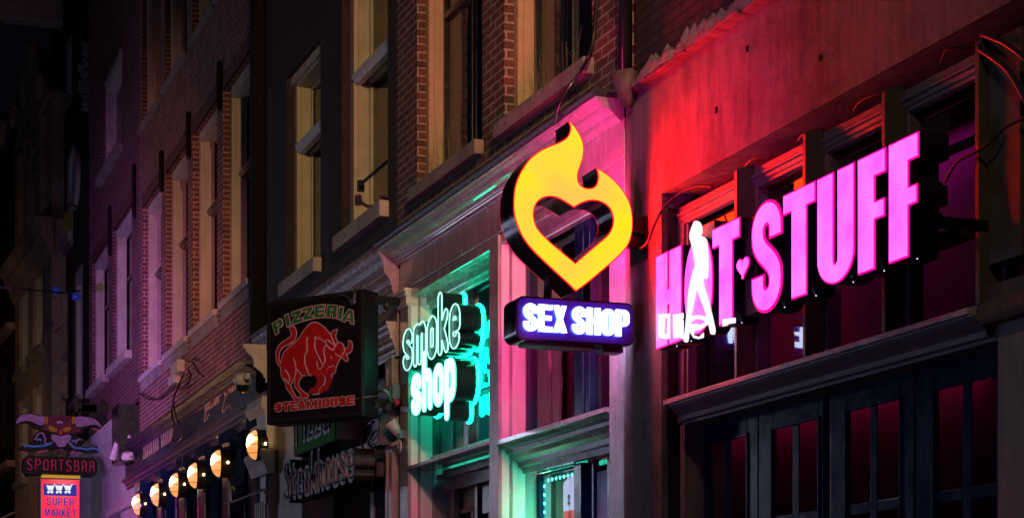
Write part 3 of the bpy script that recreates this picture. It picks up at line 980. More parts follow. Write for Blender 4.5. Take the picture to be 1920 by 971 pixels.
cable('cable', HS, [(1834, 78, -.06), (1838, 92, .0), (1866, 112, .03), (1895, 138, .05), (1925, 190, .03)], .016, 'thick grey pipe-like cable sagging over the right post, lower of two')
cable('cable', HS, [(1842, 66, -.06), (1850, 68, .0), (1880, 80, .03), (1905, 96, .05), (1930, 116, .03)], .015, 'thick grey pipe-like cable sagging over the right post, upper of two')
cable('cable', HS, [(1772, 342, -.02), (1785, 318, .0), (1800, 300, .02), (1832, 284, .03), (1862, 262, .03), (1885, 240, .0), (1925, 218, .0)], .008,
      'brown cable running from the pink letter sign to the right across the post')

# jagged pale stones along the coping
pos = [(1214, 142), (1224, 128), (1240, 116), (1258, 110), (1277, 102), (1293, 88), (1312, 70), (1335, 56), (1358, 42), (1380, 28), (1405, 14)]
ords = ['leftmost', 'second', 'third', 'fourth', 'fifth', 'sixth', 'seventh', 'eighth', 'ninth', 'tenth', 'last']
M_shard = paint('dusty_glassy_stone', (0.34, 0.30, 0.25), 0.22, 0.9, 0.4, 16)
for i, (px, py) in enumerate(pos):
    x = HS.A(px, .02)
    t = Thing('jagged_stone', HS, x, .02, z_top + .04, f'jagged pale stone on the plaster ledge, {ords[i]} in the row from the left', 'stone', 'jagged stones on the plaster ledge')
    mb = MB()
    hh = random.uniform(.13, .21)
    for q in range(3):
        n = 6
        ox, oz = random.uniform(-.10, .10), random.uniform(.75, 1.05) * hh * (1 if q == 0 else .62)
        rb = random.uniform(.06, .10)
        ring = [(x + ox + rb * 1.3 * math.cos(2 * math.pi * k / n + q), .02 + rb * .8 * math.sin(2 * math.pi * k / n + q), z_top + .01) for k in range(n)]
        mid = [(x + ox + rb * random.uniform(.7, 1.1) * math.cos(2 * math.pi * k / n + q), .02 + rb * .6 * math.sin(2 * math.pi * k / n + q), z_top + .03 + oz * random.uniform(.4, .6)) for k in range(n)]
        tip = (x + ox + random.uniform(-.02, .02), .02, z_top + .03 + oz)
        fs = [(k, (k + 1) % n, n + (k + 1) % n, n + k) for k in range(n)] + [(n + k, n + (k + 1) % n, 2 * n) for k in range(n)]
        mb.add(ring + mid + [tip], fs)
    t.part('stone_body', mb, M_shard, bevel=0.004)

# ================================================================== SMOKE / SEX SHOP BUILDING (middle)
SS = facade(-395, HS, 1176, -0.02)
T = Thing('brick_building', SS, 0, 0, 0, 'red-brown brick house with tall sash windows over a moulded grey double shopfront', 'building')
aL, aR = SS.A(744), SS.A(1167)
zc1 = SS.Z(704, 467, .22)
zc0 = SS.Z(745, 499, 0.0)
zw = SS.Z(802, 352, -.08)
S1 = (SS.A(782), SS.A(904), zw, zw + 2.75)
S2 = (SS.A(945), SS.A(1110), zw, zw + 2.75)
T.part('upper_wall', wall(aL, aR, zc1 - .05, 11.2, [S1, S2], 0.0, .3), M_brickSS)
M_warmwood = paint('ochre_wood_paint', (0.52, 0.36, 0.22), 0.45, 0.15, 0.2)
for k, S in enumerate((S1, S2)):
    cur = [(M_blind, .12, 1, .0, .62), (M_blind, .02, .13, 0, 1)] if k == 0 else [(M_blind, .02, 1, .0, .42)]
    f = win(T, S, -.09, .1, M_warmwood, sash=M_sash, rail=.62 if k == 0 else 0, cw=.10, cd=.17, bars=1, curtain=cur, sill=M_stone, sillw=(.09, .13), glassm=M_glass)
# frieze, fascia and pilasters of the shopfront
zsm = SS.Z(766, 880, .0)
zsx = SS.Z(930, 833, .02)
zh = SS.Z(910, 452, 0.0)
pl = [(750, 765), (917, 934), (1142, 1170)]
wr = -.26
fw = MB()
fw.box(SS.A(750), SS.A(1170), -.5, 0.0, zh, zc0 + .02)
T.part('frieze', fw, M_greywood, bevel=0.006)
prf = cornice_profile(zc1, zc0, .22)
cor = T.part('cornice', MB().prof(prf, SS.A(745), SS.A(1166)), M_greywood)
gut = MB(); gut.prof([(-.0, zc1 + .004), (.235, zc1 + .004), (.25, zc1 + .03), (.235, zc1 + .055), (0, zc1 + .06)], SS.A(744), SS.A(1168))
T.part('gutter', gut, paint('lead_gutter', (0.03, 0.03, 0.045), .3, .5, .3))
for k, (p0, p1) in enumerate(pl):
    x0, x1 = SS.A(p0), SS.A(p1)
    m = MB()
    m.box(x0, x1, -.5, 0.0, 0, zh - .003)
    T.part('pilaster', m, M_greywood, bevel=0.008)
    # panelled reveal on its right side
    if k < 2:
        m = MB()
        m.box(x1, x1 + .008, -.10, -.0 - .03, .4, zh - .05)
        m.box(x1, x1 + .008, wr + .01, -.13, .4, zh - .05)
        T.part('reveal_panel', m, paint('pale_bounce_reveal', (.74, .70, .72), .4, .15, .15), bevel=0.003)  # paler than the pilasters: extra bounced sign light put into the colour
x0, x1 = SS.A(750), SS.A(765)
zcap = SS.Z(757, 541, .04)
m = MB()
for i, (o_, za, zb) in enumerate([(.055, 0, .035), (.042, .035, .06), (.05, .06, .075), (.03, .075, .15), (.018, .15, .165)]):
    m.box(x0 - o_, x1 + o_, -.1, o_, zcap - zb + .0005, zcap - za)
T.part('capital', m, M_whitewood, bevel=0.006)
# peeling cornice end piece
m = MB().prof([(w_ * 1.05 if w_ > 0 else w_, z_ + .004) for w_, z_ in prf], SS.A(745) - .06, SS.A(745) - .002)
T.part('cornice_end', m, stucco('peeling_red_lead', (0.42, 0.10, 0.10), 26, .8, .7, .5), cor)


def shop_bay(T, x0, x1, z0, z1, posts, glassbot, frame=M_black, room=M_dark, post_w=.05, mat_head=None, glassmat=None):
    """glazed bay: black frame, glass, dark room"""
    m = MB()
    w = wr
    m.box(x0, x1, w - .06, w, z1 - .10, z1)
    m.box(x0, x1, w - .06, w, z0, z0 + .10)
    m.box(x0, x0 + .08, w - .06, w, z0 + .1, z1 - .1)
    m.box(x1 - .08, x1, w - .06, w, z0 + .1, z1 - .1)
    for pa, pb in posts: m.box(pa, pb, w - .07, w + .015, z0 + .1, z1 - .1)
    f = T.part('window', m, frame, bevel=0.006)
    g = MB(); g.box(x0 + .07, x1 - .07, w - .045, w - .04, z0 + .09, z1 - .09)
    T.part('pane', g, glassmat or M_glassd, f)
    d = MB()
    d.box(x0, x1, w - 1.5, w - 1.48, z0, z1); d.box(x0, x0 + .01, w - 1.48, w - .06, z0, z1)
    d.box(x1 - .01, x1, w - 1.48, w - .06, z0, z1); d.box(x0, x1, w - 1.48, w - .06, z1 - .01, z1 + .01)
    T.part('room', d, room, f)
    return f


M_teal_room = plain('blue_green_interior', (0.16, 0.42, 0.38), .8)
M_plum_room = plain('plum_interior', (0.16, 0.06, 0.11), .8)
bx0, bx1 = SS.A(765), SS.A(917)
f1 = shop_bay(T, bx0, bx1, zsm + .03, zh, [(SS.A(872, wr), SS.A(881, wr))], 0, room=M_teal_room)
m = MB(); m.box(bx0 + .001, bx1 - .001, wr, -.02, zh - .09, zh - .002); m.box(bx0 + .001, bx1 - .001, wr, wr + .07, zh - .16, zh - .09); m.box(bx0 + .001, bx1 - .001, wr, wr + .04, zh - .21, zh - .16)
T.part('window_head', m, M_greywood, bevel=0.01)
# drapes behind the smoke-shop glass
n = 24
for (pa, pb, zz0, zz1) in ((816, 838, 0, 1), (845, 862, 0, .6)):
    q0, q1 = SS.A(pa, wr - .12), SS.A(pb, wr - .12)
    pts = [(q0 + (q1 - q0) * i / n, wr - .16 + .02 * math.sin(i * 1.7)) for i in range(n + 1)]
    pts += [(x, y - .006) for x, y in pts[::-1]]
    T.part('drape', MB().plan(pts, zsm + .06, zsm + .06 + (zh - zsm - .2) * zz1), plain('green_grey_drape', (.2, .3, .28), .9), f1)
cx0, cx1 = SS.A(934), SS.A(1142)
f2 = shop_bay(T, cx0, cx1, zsx + .01, zh, [(SS.A(1080, wr), SS.A(1096, wr)), (SS.A(1100, wr), SS.A(1108, wr))], 0, room=M_plum_room, frame=M_navy)
m = MB(); m.box(cx0 + .001, cx1 - .001, wr, -.02, zh - .09, zh - .002); m.box(cx0 + .001, cx1 - .001, wr, wr + .07, zh - .16, zh - .09)
T.part('window_head', m, M_greywood, bevel=0.01)
for (pa, pb, top) in ((1006, 1030, .9), (1034, 1056, .62)):
    q0, q1 = SS.A(pa, wr - .12), SS.A(pb, wr - .12)
    pts = [(q0 + (q1 - q0) * i / n, wr - .18 + .02 * math.sin(i * 1.7)) for i in range(n + 1)]
    pts += [(x, y - .006) for x, y in pts[::-1]]
    T.part('drape', MB().plan(pts, zsx + .1, zsx + .1 + (zh - zsx - .2) * top), plain('red_drape', (.34, .04, .08), .9), f2)
# ledges
m = MB(); m.box(bx0 + .001, bx1 - .001, wr - .02, .015, zsm, zsm + .035); m.box(bx0 + .001, bx1 - .001, wr - .05, wr + .03, zsm + .036, zsm + .14)
T.part('ledge', m, M_greywood, bevel=0.008)
m = MB(); m.prof([(wr - .02, zsx + .03), (.03, zsx + .03), (.03, zsx - .005), (.0, zsx - .012), (-.03, zsx - .04), (-.07, zsx - .05), (-.075, zsx - .08), (-.10, zsx - .085), (-.13, zsx - .12), (-.18, zsx - .15), (-.185, zsx - .19), (-.22, zsx - .2), (-.23, zsx - .25), (wr - .02, zsx - .25)], cx0 + .001, cx1 - .001)
T.part('ledge', m, M_greywood)
# smoke shop doorway
m = MB()
wd2 = -.42
dx0, dx1 = bx0 + .02, bx1
m.box(bx0 + .05, bx1, -.46, -.34, zsm - .22, zsm)
m.box(bx0 + .05, bx1, -.33, -.28, zsm - .10, zsm - .05)
m.box(bx0, bx0 + .30, -.46, -.40, 0, zsm)
m.box(bx0 + .30, bx0 + .36, -.46, -.36, 0, zsm - .22)
T.part('doorway_lining', m, paint('plum_brown_paint', (0.20, 0.12, 0.12), .35, .3, .25), bevel=0.006)
m = MB()
xA, xB = SS.A(848, wd2), SS.A(893, wd2)
m.box(bx0 + .36, xA + .15, wd2 - .05, wd2, 0, zsm - .22); m.box(xB, xB + .09, wd2 - .05, wd2 + .02, 0, zsm - .22)
m.box(xA, xB, wd2 - .05, wd2, zsm - .42, zsm - .22)
m.box(xB + .09, bx1, wd2 - .05, wd2 - .01, zsm - .5, zsm - .22)
m.box(xB - .10, xB - .03, wd2, wd2 + .02, 0, zsm - .42); m.box(xA + .15, xB - .03, wd2, wd2 + .02, zsm - .46, zsm - .42)
T.part('door', m, M_black, bevel=0.006)
m = MB(); m.box(xA, bx1, wd2 - .04, wd2 - .035, 0, zsm - .42)
T.part('door_pane', m, M_glassd)
m = MB(); m.box(bx0, cx1, -1.9, -1.88, 0, zsx)
T.part('shop_interior', m, M_dark)
# sex shop doorway
wd3 = -.36
y0_ = SS.Z(992, 862, wd3)
m = MB()
for pa, pb, wq in ((992, 1010, 0), (1080, 1086, .02), (1086, 1100, .05), (1138, 1150, 0)): m.box(SS.A(pa, wd3), SS.A(pb, wd3), wd3 - .05, wd3 + wq, 0, zsx - .25)
zt2 = SS.Z(1013, 893, wd3)
m.box(SS.A(992, wd3), SS.A(1084, wd3), wd3 - .05, wd3, zt2, zsx - .25)
m.box(SS.A(1010, wd3), SS.A(1080, wd3), wd3, wd3 + .02, zt2 + .03, zt2 + .055)
z3 = SS.Z(1115, 855, wd3)
m.box(SS.A(1100, wd3), SS.A(1140, wd3), wd3 - .05, wd3 - .005, z3 + .03, zsx - .25)
m.box(SS.A(1100, wd3), SS.A(1140, wd3), wd3 - .005, wd3 + .02, z3, z3 + .03)
m.box(SS.A(1104, wd3), SS.A(1113, wd3), wd3 - .05, wd3 + .0, 0, z3)
T.part('door', m, M_navy, bevel=0.006)
m = MB(); m.box(SS.A(1112, wd3), SS.A(1142, wd3), wd3 - .05, wd3 - .03, 0, SS.Z(1115, 884, wd3))
T.part('door_panel', m, paint('door_blue_reflection', (0.42, 0.48, 0.66), .28, .5, .25, 18))  # white-blue street reflection put into the base colour
m = MB(); m.box(SS.A(1010, wd3), SS.A(1080, wd3), wd3 - .04, wd3 - .035, 0, zt2)
T.part('door_pane', m, M_glassd)

# lamps inside the rooms
def room_lamp(fr_, a, w, z, sx, sy, col, p):
    area('room_lamp', fr_.world(a, w, z), fr_.world(a, w - .3, z - 1.0), sx, sy, col, p)
room_lamp(SS, (bx0 + bx1) / 2, wr - .7, zh - .15, 1.2, .4, (.10, 1.0, .75), 90)
room_lamp(SS, (cx0 + cx1) / 2, wr - .7, zh - .15, 1.6, .4, (1.0, .22, .5), 95)
room_lamp(HS, 1.8, -.42, z_rail - .16, 3.6, .1, (.8, .08, .75), 15)
room_lamp(HS, 1.9, -.36, z_head - .02, 4.0, .08, (1.0, .10, .26), 12)

# LED strip inside the sex-shop door glass
wl = wd3 - .06
t = Thing('led_strip', SS, SS.A(1023, wl), wl, 2.0, 'glowing green LED strip edging the shop door glass', 'light strip')
M_led = emit('green_led', (0.08, 1.0, 0.55), 60)
m = MB(); m.tube([(SS.A(1023, wl), wl, 1.2), (SS.A(1023, wl), wl, zt2 - .03), (SS.A(1080, wl), wl, zt2 - .03)], .006)
d_ = SS.world(SS.A(1040, wl), wl - .1, zt2 - .25)
area('led_glow', d_, SS.world(SS.A(960, -.15), -.12, zt2 - .1), .5, .5, (.04, 1.0, .42), 26)
t.part('strip_body', m, emit('green_led_tape', (0.01, .5, .28), 9.0))
pts = [(SS.A(1023, wl), zt2 - .08 - .075 * k) for k in range(8)] + [(SS.A(1023, wl) + .09 * k, zt2 - .035) for k in range(1, 8)]
for x, z in pts:
    t.part('led', MB().ell((x, wl + .01, z), (.011, .008, .015), 10, 6), M_led)

# small lit sign inside the door
wl = wd3 - .25
xa, za = SS.az(1056, 899, wl); xb, zb = SS.az(1092, 899, wl)
t = Thing('window_sign', SS, xa, wl, za - .6, 'small white and red lit sign with mirrored lettering behind the green-edged door', 'sign')
zm = SS.Z(1056, 958, wl)
t.part('white_panel', shape([[(xa, zm), (xb + .1, zm), (xb + .1, za - .02)] + [(xa + (xb + .1 - xa) * (1 - k / 8), za - .02 + .04 * math.sin(math.pi * k / 8)) for k in range(1, 8)] + [(xa, za - .03)]], wl - .04, wl), emit('sign_white', (.8, .95, 1.0), 5))
m = MB(); m.box(xa, xb + .1, wl - .04, wl, za - .62, zm - .002)
t.part('red_panel', m, emit('sign_red', (1.0, .03, .06), 4.0))
st, gw = strokes_of('S')
hz = .08
lps = stroke_loops([[(xa + .16 - (q[0]) * hz * 1.4, zm + .05 + q[1] * hz) for q in s] for s in st], .011, .004)
t.part('lettering', shape(lps, wl + .001, wl + .004), emit('sign_blue', (.01, .12, .35), .6))

# weeds on the sills
for nm, (px0, px1, py0, py1), lb in (('dry_weed', (803, 850, 352, 322), 'dry leafless weed growing on the left stone sill above the green cornice'),
                                      ('dry_weed', (1000, 1090, 220, 155), 'thin dry weed growing on the stone sill above the flame sign')):
    x0 = SS.A(px0, .03); x1 = SS.A(px1, .03)
    t = Thing(nm, SS, (x0 + x1) / 2, .03, zw, lb, 'plant')
    m = MB()
    for i in range(26):
        x = random.uniform(x0, x1); d = random.uniform(-.12, .12); h = random.uniform(.08, .26)
        m.tube(smooth([(x, .04, zw - .05), (x + d * .4, .06, zw + h * .5), (x + d, .07 + random.uniform(-.03, .03), zw + h)], 3), [.0016] * 7, 4)
    t.part('stems', m, plain('dry_stem', (.18, .12, .07), .8))

# down pipe between the houses
t = Thing('drain_pipe', HS, HS.A(1178), .02, 0, 'black drain pipe in the corner between the brick house and the plaster band', 'drain pipe')
m = MB(); m.tube([(HS.A(1174, .0) - .02, .0, z_top + .05), (HS.A(1174, .0) - .02, .0, 10.8)], .055, 12)
t.part('pipe', m, M_blackm, shade=True)
q_ = SS.Z(1163, 172, .1); m = MB(); m.tube([(HS.A(1166, .12), .08, q_ - .14), (HS.A(1166, .12), .09, q_ - .02), (HS.A(1166, .12), .09, q_ + .10)], [.05, .08, .12], 4)
t.part('rain_head', m, paint('bent_lead', (.2, .12, .12), .4, .6, .4), shade=True)
# big black cable hanging down the brick pier
cable('cable', SS, [(1124, -30, .06), (1118, 20, .08), (1113, 70, .10), (1104, 105, .12), (1085, 140, .14), (1062, 172, .22), (1048, 200, .26), (1040, 232, .26)], .014,
      'thick black cable sagging over the window sill down to the flame sign', M_blackm)

# ================================================================== PIZZERIA BUILDING
PZ = facade(-370, SS, 746, 0.0)
T = Thing('brick_building', PZ, 0, 0, 0, 'dark painted brick house with cream sash windows above the pizzeria box sign', 'building')
aL, aR = PZ.A(500), 0.0
zs1 = PZ.Z(552, 532, -.09); zs2 = PZ.Z(661, 441, -.09)
zsP = (zs1 + zs2) / 2
zhead = PZ.Z(557, 140, -.09)
O1 = (PZ.A(537), PZ.A(601), zs1, zhead)
O2 = (PZ.A(641), PZ.A(727), zs2, zhead + .35)
zcp1 = PZ.Z(703, 464, .2)
zcp0 = PZ.Z(742, 572, .0)
T.part('upper_wall', wall(aL, aR, zcp1 - .04, 11.8, [O1, O2], 0.0, .3), M_brickPZ)
for k, (S, zr, py) in enumerate(((O1, zs1, (568, 280)), (O2, zs2, (678, 148)))):
    zt_ = PZ.Z(py[0], py[1], -.2)
    rail = (zt_ - S[2] - .05) / (S[3] - S[2] - .12)
    f = win(T, S, -.10, .1, M_creamwood, sash=M_creamwood, rail=rail, cw=.14, cd=.20, bars=0,
            curtain=[(M_curtain, .18 if k else .0, 1, rail, 1), (M_curtain, 0, 1, 0, rail * .96)], sill=M_stonewhite, sillw=(.10, .17), sashw=.06)
    m = MB(); m.prof([(-.18, zt_ + .05), (-.10, zt_ + .04), (-.07, zt_ + .0), (-.09, zt_ - .05), (-.12, zt_ - .09), (-.18, zt_ - .1)], S[0] + .14, S[1] - .14)
    T.part('transom_bar', m, M_whitewood, f)
    m = MB(); m.box(S[0], S[1], -.10, -.055, S[3] - .10, S[3])
    T.part('head_board', m, M_whitewood, f, bevel=0.008)
# safety bar across the right window
xa, za = PZ.az(674, 349, -.04)
t = Thing('safety_bar', PZ, xa, -.04, za, 'dark metal safety bar across the cream window above the pizzeria sign', 'bar')
m = MB(); m.tube([(xa, -.03, za), (O2[1] - .02, -.03, za)], .018, 10)
t.part('bar', m, M_iron, shade=True)
m = MB(); m.box(xa - .03, xa + .03, -.09, -.02, za - .06, za + .06)
t.part('bracket', m, M_iron, bevel=0.004)
# shop cornice
prf = cornice_profile(zcp1, zcp0, .22)
T2 = T
T2.part('cornice', MB().prof(prf, aL + .02, aR - .01), paint('violet_grey_gloss', (0.30, 0.27, 0.32), .22, .45, .35, 13))
zb1 = PZ.Z(720, 610, .06); zb0 = PZ.Z(742, 668, .0)
T2.part('fascia', MB().prof([(-.02, zcp0 + .003), (.0, zcp0 + .003), (.0, zb1), (-.02, zb1)], aL + .02, aR - .02), M_greywood)
T2.part('lower_moulding', MB().prof(cornice_profile(zb1 - .002, zb0, .12), aL + .02, aR - .02), M_greywood)
zg = PZ.Z(690, 905, -.3)
m = MB()
m.box(PZ.A(500), PZ.A(514), -.4, .04, 0, zb0); m.box(PZ.A(514), PZ.A(560), -.4, -.03, 0, zb0)
m.box(PZ.A(560), PZ.A(566), -.4, .0, 0, zb0)
T.part('pilaster', m, paint('cream_render', (.38, .31, .23), .5, .2, .25), bevel=0.006)
m = MB()
m.box(PZ.A(566), PZ.A(730), -.45, -.36, zg + .28, zb0)
m.prof([(-.36, zg + .3), (-.20, zg + .28), (-.18, zg + .2), (-.25, zg + .12), (-.27, zg + .04), (-.36, zg + .02)], PZ.A(566), PZ.A(730))
m.box(PZ.A(697, -.3), PZ.A(704, -.3), -.4, -.28, 0, zg + .1)
T.part('shopfront_head', m, paint('brown_grey_panel', (.20, .16, .15), .35, .3, .3), bevel=0.006)
m = MB(); m.box(PZ.A(566), PZ.A(742), -.42, -.415, 0, zg + .3)
T.part('shop_pane', m, M_glassd)
m = MB(); m.box(PZ.A(560), PZ.A(744), -1.6, -1.58, 0, zg + .4)
T.part('shop_interior', m, plain('blue_interior', (.04, .06, .12), .6))
m = MB(); m.box(PZ.A(727), PZ.A(740), -.4, .03, 0, zb0 - .002); m.box(PZ.A(729.5), PZ.A(733), .03, .045, 0, zb0 - .1)
T.part('pilaster', m, M_greywood, bevel=0.006)
m = MB(); m.box(PZ.A(660), PZ.A(727), -.35, -.30, zg + .9, zb0)
T.part('panel', m, paint('brown_grey_panel', (.20, .16, .15)), bevel=0.004)

# wall anchors between
def anchor(fr_, px, py0, py1, label):
    x = fr_.A(px, .03)
    z0, z1 = fr_.Z(px, py1, .03), fr_.Z(px, py0, .03)
    t = Thing('wall_anchor', fr_, x, .0, z0, label, 'wall anchor', 'black iron wall anchors')
    m = MB(); n = 5
    m.tube([(x, .03, z0), (x, .035, z0 + .03), (x, .035, z1 - .03), (x, .03, z1)], [.03, .045, .05, .02], 6)
    m.ell((x, .05, z0 + (z1 - z0) * .52), (.075, .03, .05), 8, 6)
    t.part('iron', m, M_iron)

# ================================================================== BRASSERIE BUILDING
BR = facade(-310, PZ, 499, 0.03)
T = Thing('brick_building', BR, 0, 0, 0, 'warm red brick house with row of white sash windows above the lamp-lit brasserie front', 'building')
aL, aR = BR.A(262), BR.A(485)
zl0 = sum(BR.Z(*q, -.09) for q in ((433, 571), (373, 622), (321, 665), (277, 706))) / 4
zlh = sum(BR.Z(*q, -.09) for q in ((432, 163), (372, 257), (322, 328), (277, 385))) / 4
zu0 = sum(BR.Z(*q, -.09) for q in ((276, 237), (320, 168), (371, 86))) / 3
ops = []
for p0, p1 in ((418, 470), (361, 407), (311, 352), (267, 303)): ops.append((BR.A(p0), BR.A(p1), zl0, zlh))
for p0, p1 in ((408, 466), (360, 403.5), (309, 350), (266, 301)): ops.append((BR.A(p0), BR.A(p1), zu0, zu0 + 2.9))
zcb1 = BR.Z(452, 671, .28)
zcb0 = BR.Z(460, 712, .05)
T.part('upper_wall', wall(aL, aR, zcb1 - .3, 17.0, ops, 0, .3), M_brickBR)
M_whitecas = paint('worn_white_casing', (0.60, 0.50, 0.40), 0.45, 0.18, 0.22)
for k, S in enumerate(ops):
    lo = k < 4
    f = win(T, S, -.10, .1, M_whitecas, sash=M_sash, rail=.60 if lo else .55, cw=.15, cd=.24, curtain=[(M_curtain, .35, 1, 0, 1)] if lo else [(M_curtain, .5, 1, 0, 1)],
            sill=M_whitewood if lo else M_stone, sillw=(.07, .09), glassm=M_glass)
    if lo:
        m = MB(); m.box(S[0] - .03, S[1] + .03, -.01, .03, S[2] - .27, S[2] - .095)
        T.part('stone_sill', m, M_stone, f, bevel=0.01)
        zr = S[2] + (S[3] - S[2]) * .60
        m = MB(); m.prof([(-.34, zr + .08), (-.22, zr + .06), (-.19, zr), (-.22, zr - .06), (-.34, zr - .09)], S[0] + .15, S[1] - .15)
        T.part('meeting_rail', m, M_sash, f)
    # soldier course over the head
    m = MB(); m.box(S[0] - .02, S[1] + .02, -.02, .006, S[3], S[3] + .22)
    T.part('soldier_course', m, brick('soldier_brick', (.20, .06, .05), (.14, .045, .04), (.10, .07, .06), .075, .24, .006), f)
T.part('cornice', MB().prof(cornice_profile(zcb1, zcb0, .30), BR.A(236, .0), BR.A(487)), plain('aubergine_gloss', (0.05, 0.028, 0.07), .38, spec=.5))
zbd = BR.Z(483, 745, .06)
T.part('sign_board', MB().prof([(-.2, zcb0 + .003), (.05, zcb0 + .003), (.05, zbd), (-.2, zbd)], BR.A(240), BR.A(487)), paint('aubergine_satin', (0.030, 0.022, 0.045), .35, .1, .15))
zm0 = zbd - .26
T.part('lower_cornice', MB().prof([(-.2, zbd - .003), (.12, zbd - .003), (.12, zbd - .05), (.08, zbd - .06), (.06, zbd - .11), (.03, zbd - .12), (.03, zbd - .17), (.0, zbd - .2), (-.03, zm0), (-.2, zm0)], BR.A(240), BR.A(487)), plain('aubergine_gloss', (0.05, 0.028, 0.07), .38, spec=.5))
for i, px in enumerate((262, 300, 341, 378, 424, 478)):
    x = BR.A(px, .05)
    m = MB(); m.box(x - .28, x + .28, -.15, .05, 0, zm0 - .02); m.box(x - .2, x + .2, .05, .062, 0, zm0 - .25)
    m.box(x - .33, x + .33, -.15, .10, zm0 - .12, zm0 + .05)
    for dx in (-.9, -.62, .62, .9): m.box(x + dx, x + dx + .06, -.3, -.14, 0, zm0)
    T.part('post', m, M_navy, bevel=0.008)
m = MB(); m.box(BR.A(240), BR.A(487), -.42, -.41, 0, zm0)
T.part('shopfront_pane', m, M_glassd)
m = MB(); m.box(BR.A(240), BR.A(487), -2.0, -1.98, 0, zm0)
T.part('shop_interior', m, M_dark)
# gilded script and lettering on the board
M_gilt = plain('faded_gilt', (.62, .45, .33), .4, .3)
def text_mesh(txt, size, xs, shear, a0, z0, w):
    cu = bpy.data.curves.new('tmp', 'FONT'); cu.body = txt; cu.size = size; cu.shear = shear; cu.extrude = .004
    ob = bpy.data.objects.new('tmp', cu)
    me = bpy.data.meshes.new_from_object(ob); bpy.data.objects.remove(ob); bpy.data.curves.remove(cu)
    for v in me.vertices:
        x, y, z = v.co
        v.co = (a0 + x * xs, w + .004 + z, z0 + y)
    return me
x0, z0_ = BR.az(384, 777, .05); x1, _ = BR.az(416, 752, .05)
hh = .30
tx = stroke_text('Brasserie'.replace('B', 'B'), 0, 0, 1, 1)
def script(txt, px0, px1, py0, hgt, r):
    xa, za = BR.az(px0, py0, .055); xb, _ = BR.az(px1, py0, .055)
    out = []
    for L in stroke_text(txt, 0, 0, 1, 1, .02):
        for s in L: out.append([(xa + (q[0] + q[1] * .12 / 1) * (xb - xa), za + q[1] * hgt) for q in s])
    return out
for txt, q in (('Brasserie', (384, 412, 772, .27, .008)), ('Estaminet', (420, 456, 744, .36, .010))):
    st = script(txt, *q[:4], q[4])
    m = MB()
    for s in st: m.tube([(a, .053, z) for a, z in s], q[4], 5)
    T.part('lettering', m, M_gilt, label=f'gilt script reading {txt}')
# swash under the E
m = MB()
P = [BR.az(px, py, .055) for px, py in ((423, 742), (417, 768), (420, 772), (425, 764), (430, 760), (433, 766))]
m.tube(smooth([(a, .055, z) for a, z in P], 6), .009, 5)
P = [BR.az(px, py, .055) for px, py in ((393, 752), (389, 760), (384, 783), (383, 790), (387, 787), (392, 776))]
m.tube(smooth([(a, .055, z) for a, z in P], 6), .009, 5)
T.part('swash', m, M_gilt)
m = MB()
for px in (269.5, 272.5, 276, 280, 284, 288, 292, 296, 303.5, 307.5, 311.5, 315, 319, 322):
    x, zz = BR.az(px, 1235 - (1235 - 832) - (px - 270) * .70 + 12, .053)
    m.box(x - .05, x + .05, .052, .058, zz - .16, zz + .16)
T.part('lettering', m, M_gilt, label='tall faded gilt capitals at the far end of the dark board')
# white corner capital and fluted pilaster beside the pizzeria
t = Thing('corner_pilaster', BR, BR.A(492), .05, 0, 'white fluted pilaster with moulded capital between brasserie and pizzeria', 'pilaster')
zk = BR.Z(460, 648, .34)
xk0, xk1 = BR.A(484, .1) - .05, BR.A(497, .1)
prf = cornice_profile(zk, zk - .62, .40)
xq0 = BR.A(461, .36)
t.part('capital', MB().prof(prf, xq0, xk1 + .1), M_whitewood)
m = MB(); m.prof([(-.02, zk - .63), (.14, zk - .63), (.16, zk - .75), (.10, zk - .85), (.06, zk - 1.3), (-.02, zk - 1.3)], xk0 - .5, xk1)
m.prof([(-.02, zk - 1.31), (.16, zk - 1.31), (.18, zk - 1.36), (.12, zk - 1.5), (.08, zk - 1.62), (-.02, zk - 1.62)], xk0 - .5, xk1 + .05)
t.part('frieze_block', m, M_whitewood, bevel=0.01)
m = MB()
xs0, xs1 = BR.A(478, .06), BR.A(499, .06)
m.box(xs0, xs1, -.2, .04, 0, zk - 1.62)
for k in range(5):
    xx = xs0 + (xs1 - xs0) * (k + .5) / 5
    m.box(xx - .045, xx + .02, .04, .07, 0, zk - 1.95)
t.part('shaft', m, M_whitewood, bevel=0.012)
# drain pipe at the right end of the brick
t = Thing('drain_pipe', BR, BR.A(490), .1, 3, 'black drain pipe at the joint of red brick and dark painted brick', 'drain pipe')
m = MB(); m.tube([(BR.A(488), .02, zk + .1), (BR.A(488), .02, 16.5)], .12, 10)
t.part('pipe', m, plain('matt_black_pipe', (.012, .011, .013), .85), shade=True)
for q, lb in (((412.5, 115, 208), 'iron wall anchor between the two rightmost tall windows of the red brick house'),
              ((354, 210, 298), 'iron wall anchor right of the second tall window of the red brick house'),
              ((303.5, 282, 360), 'iron wall anchor right of the leftmost tall window of the red brick house'),
              ((488.5, 14, 108), 'iron wall anchor at the right end of the red brick wall, high up')):
    anchor(BR, q[0] if q[0] < 480 else 479, q[1], q[2], lb)

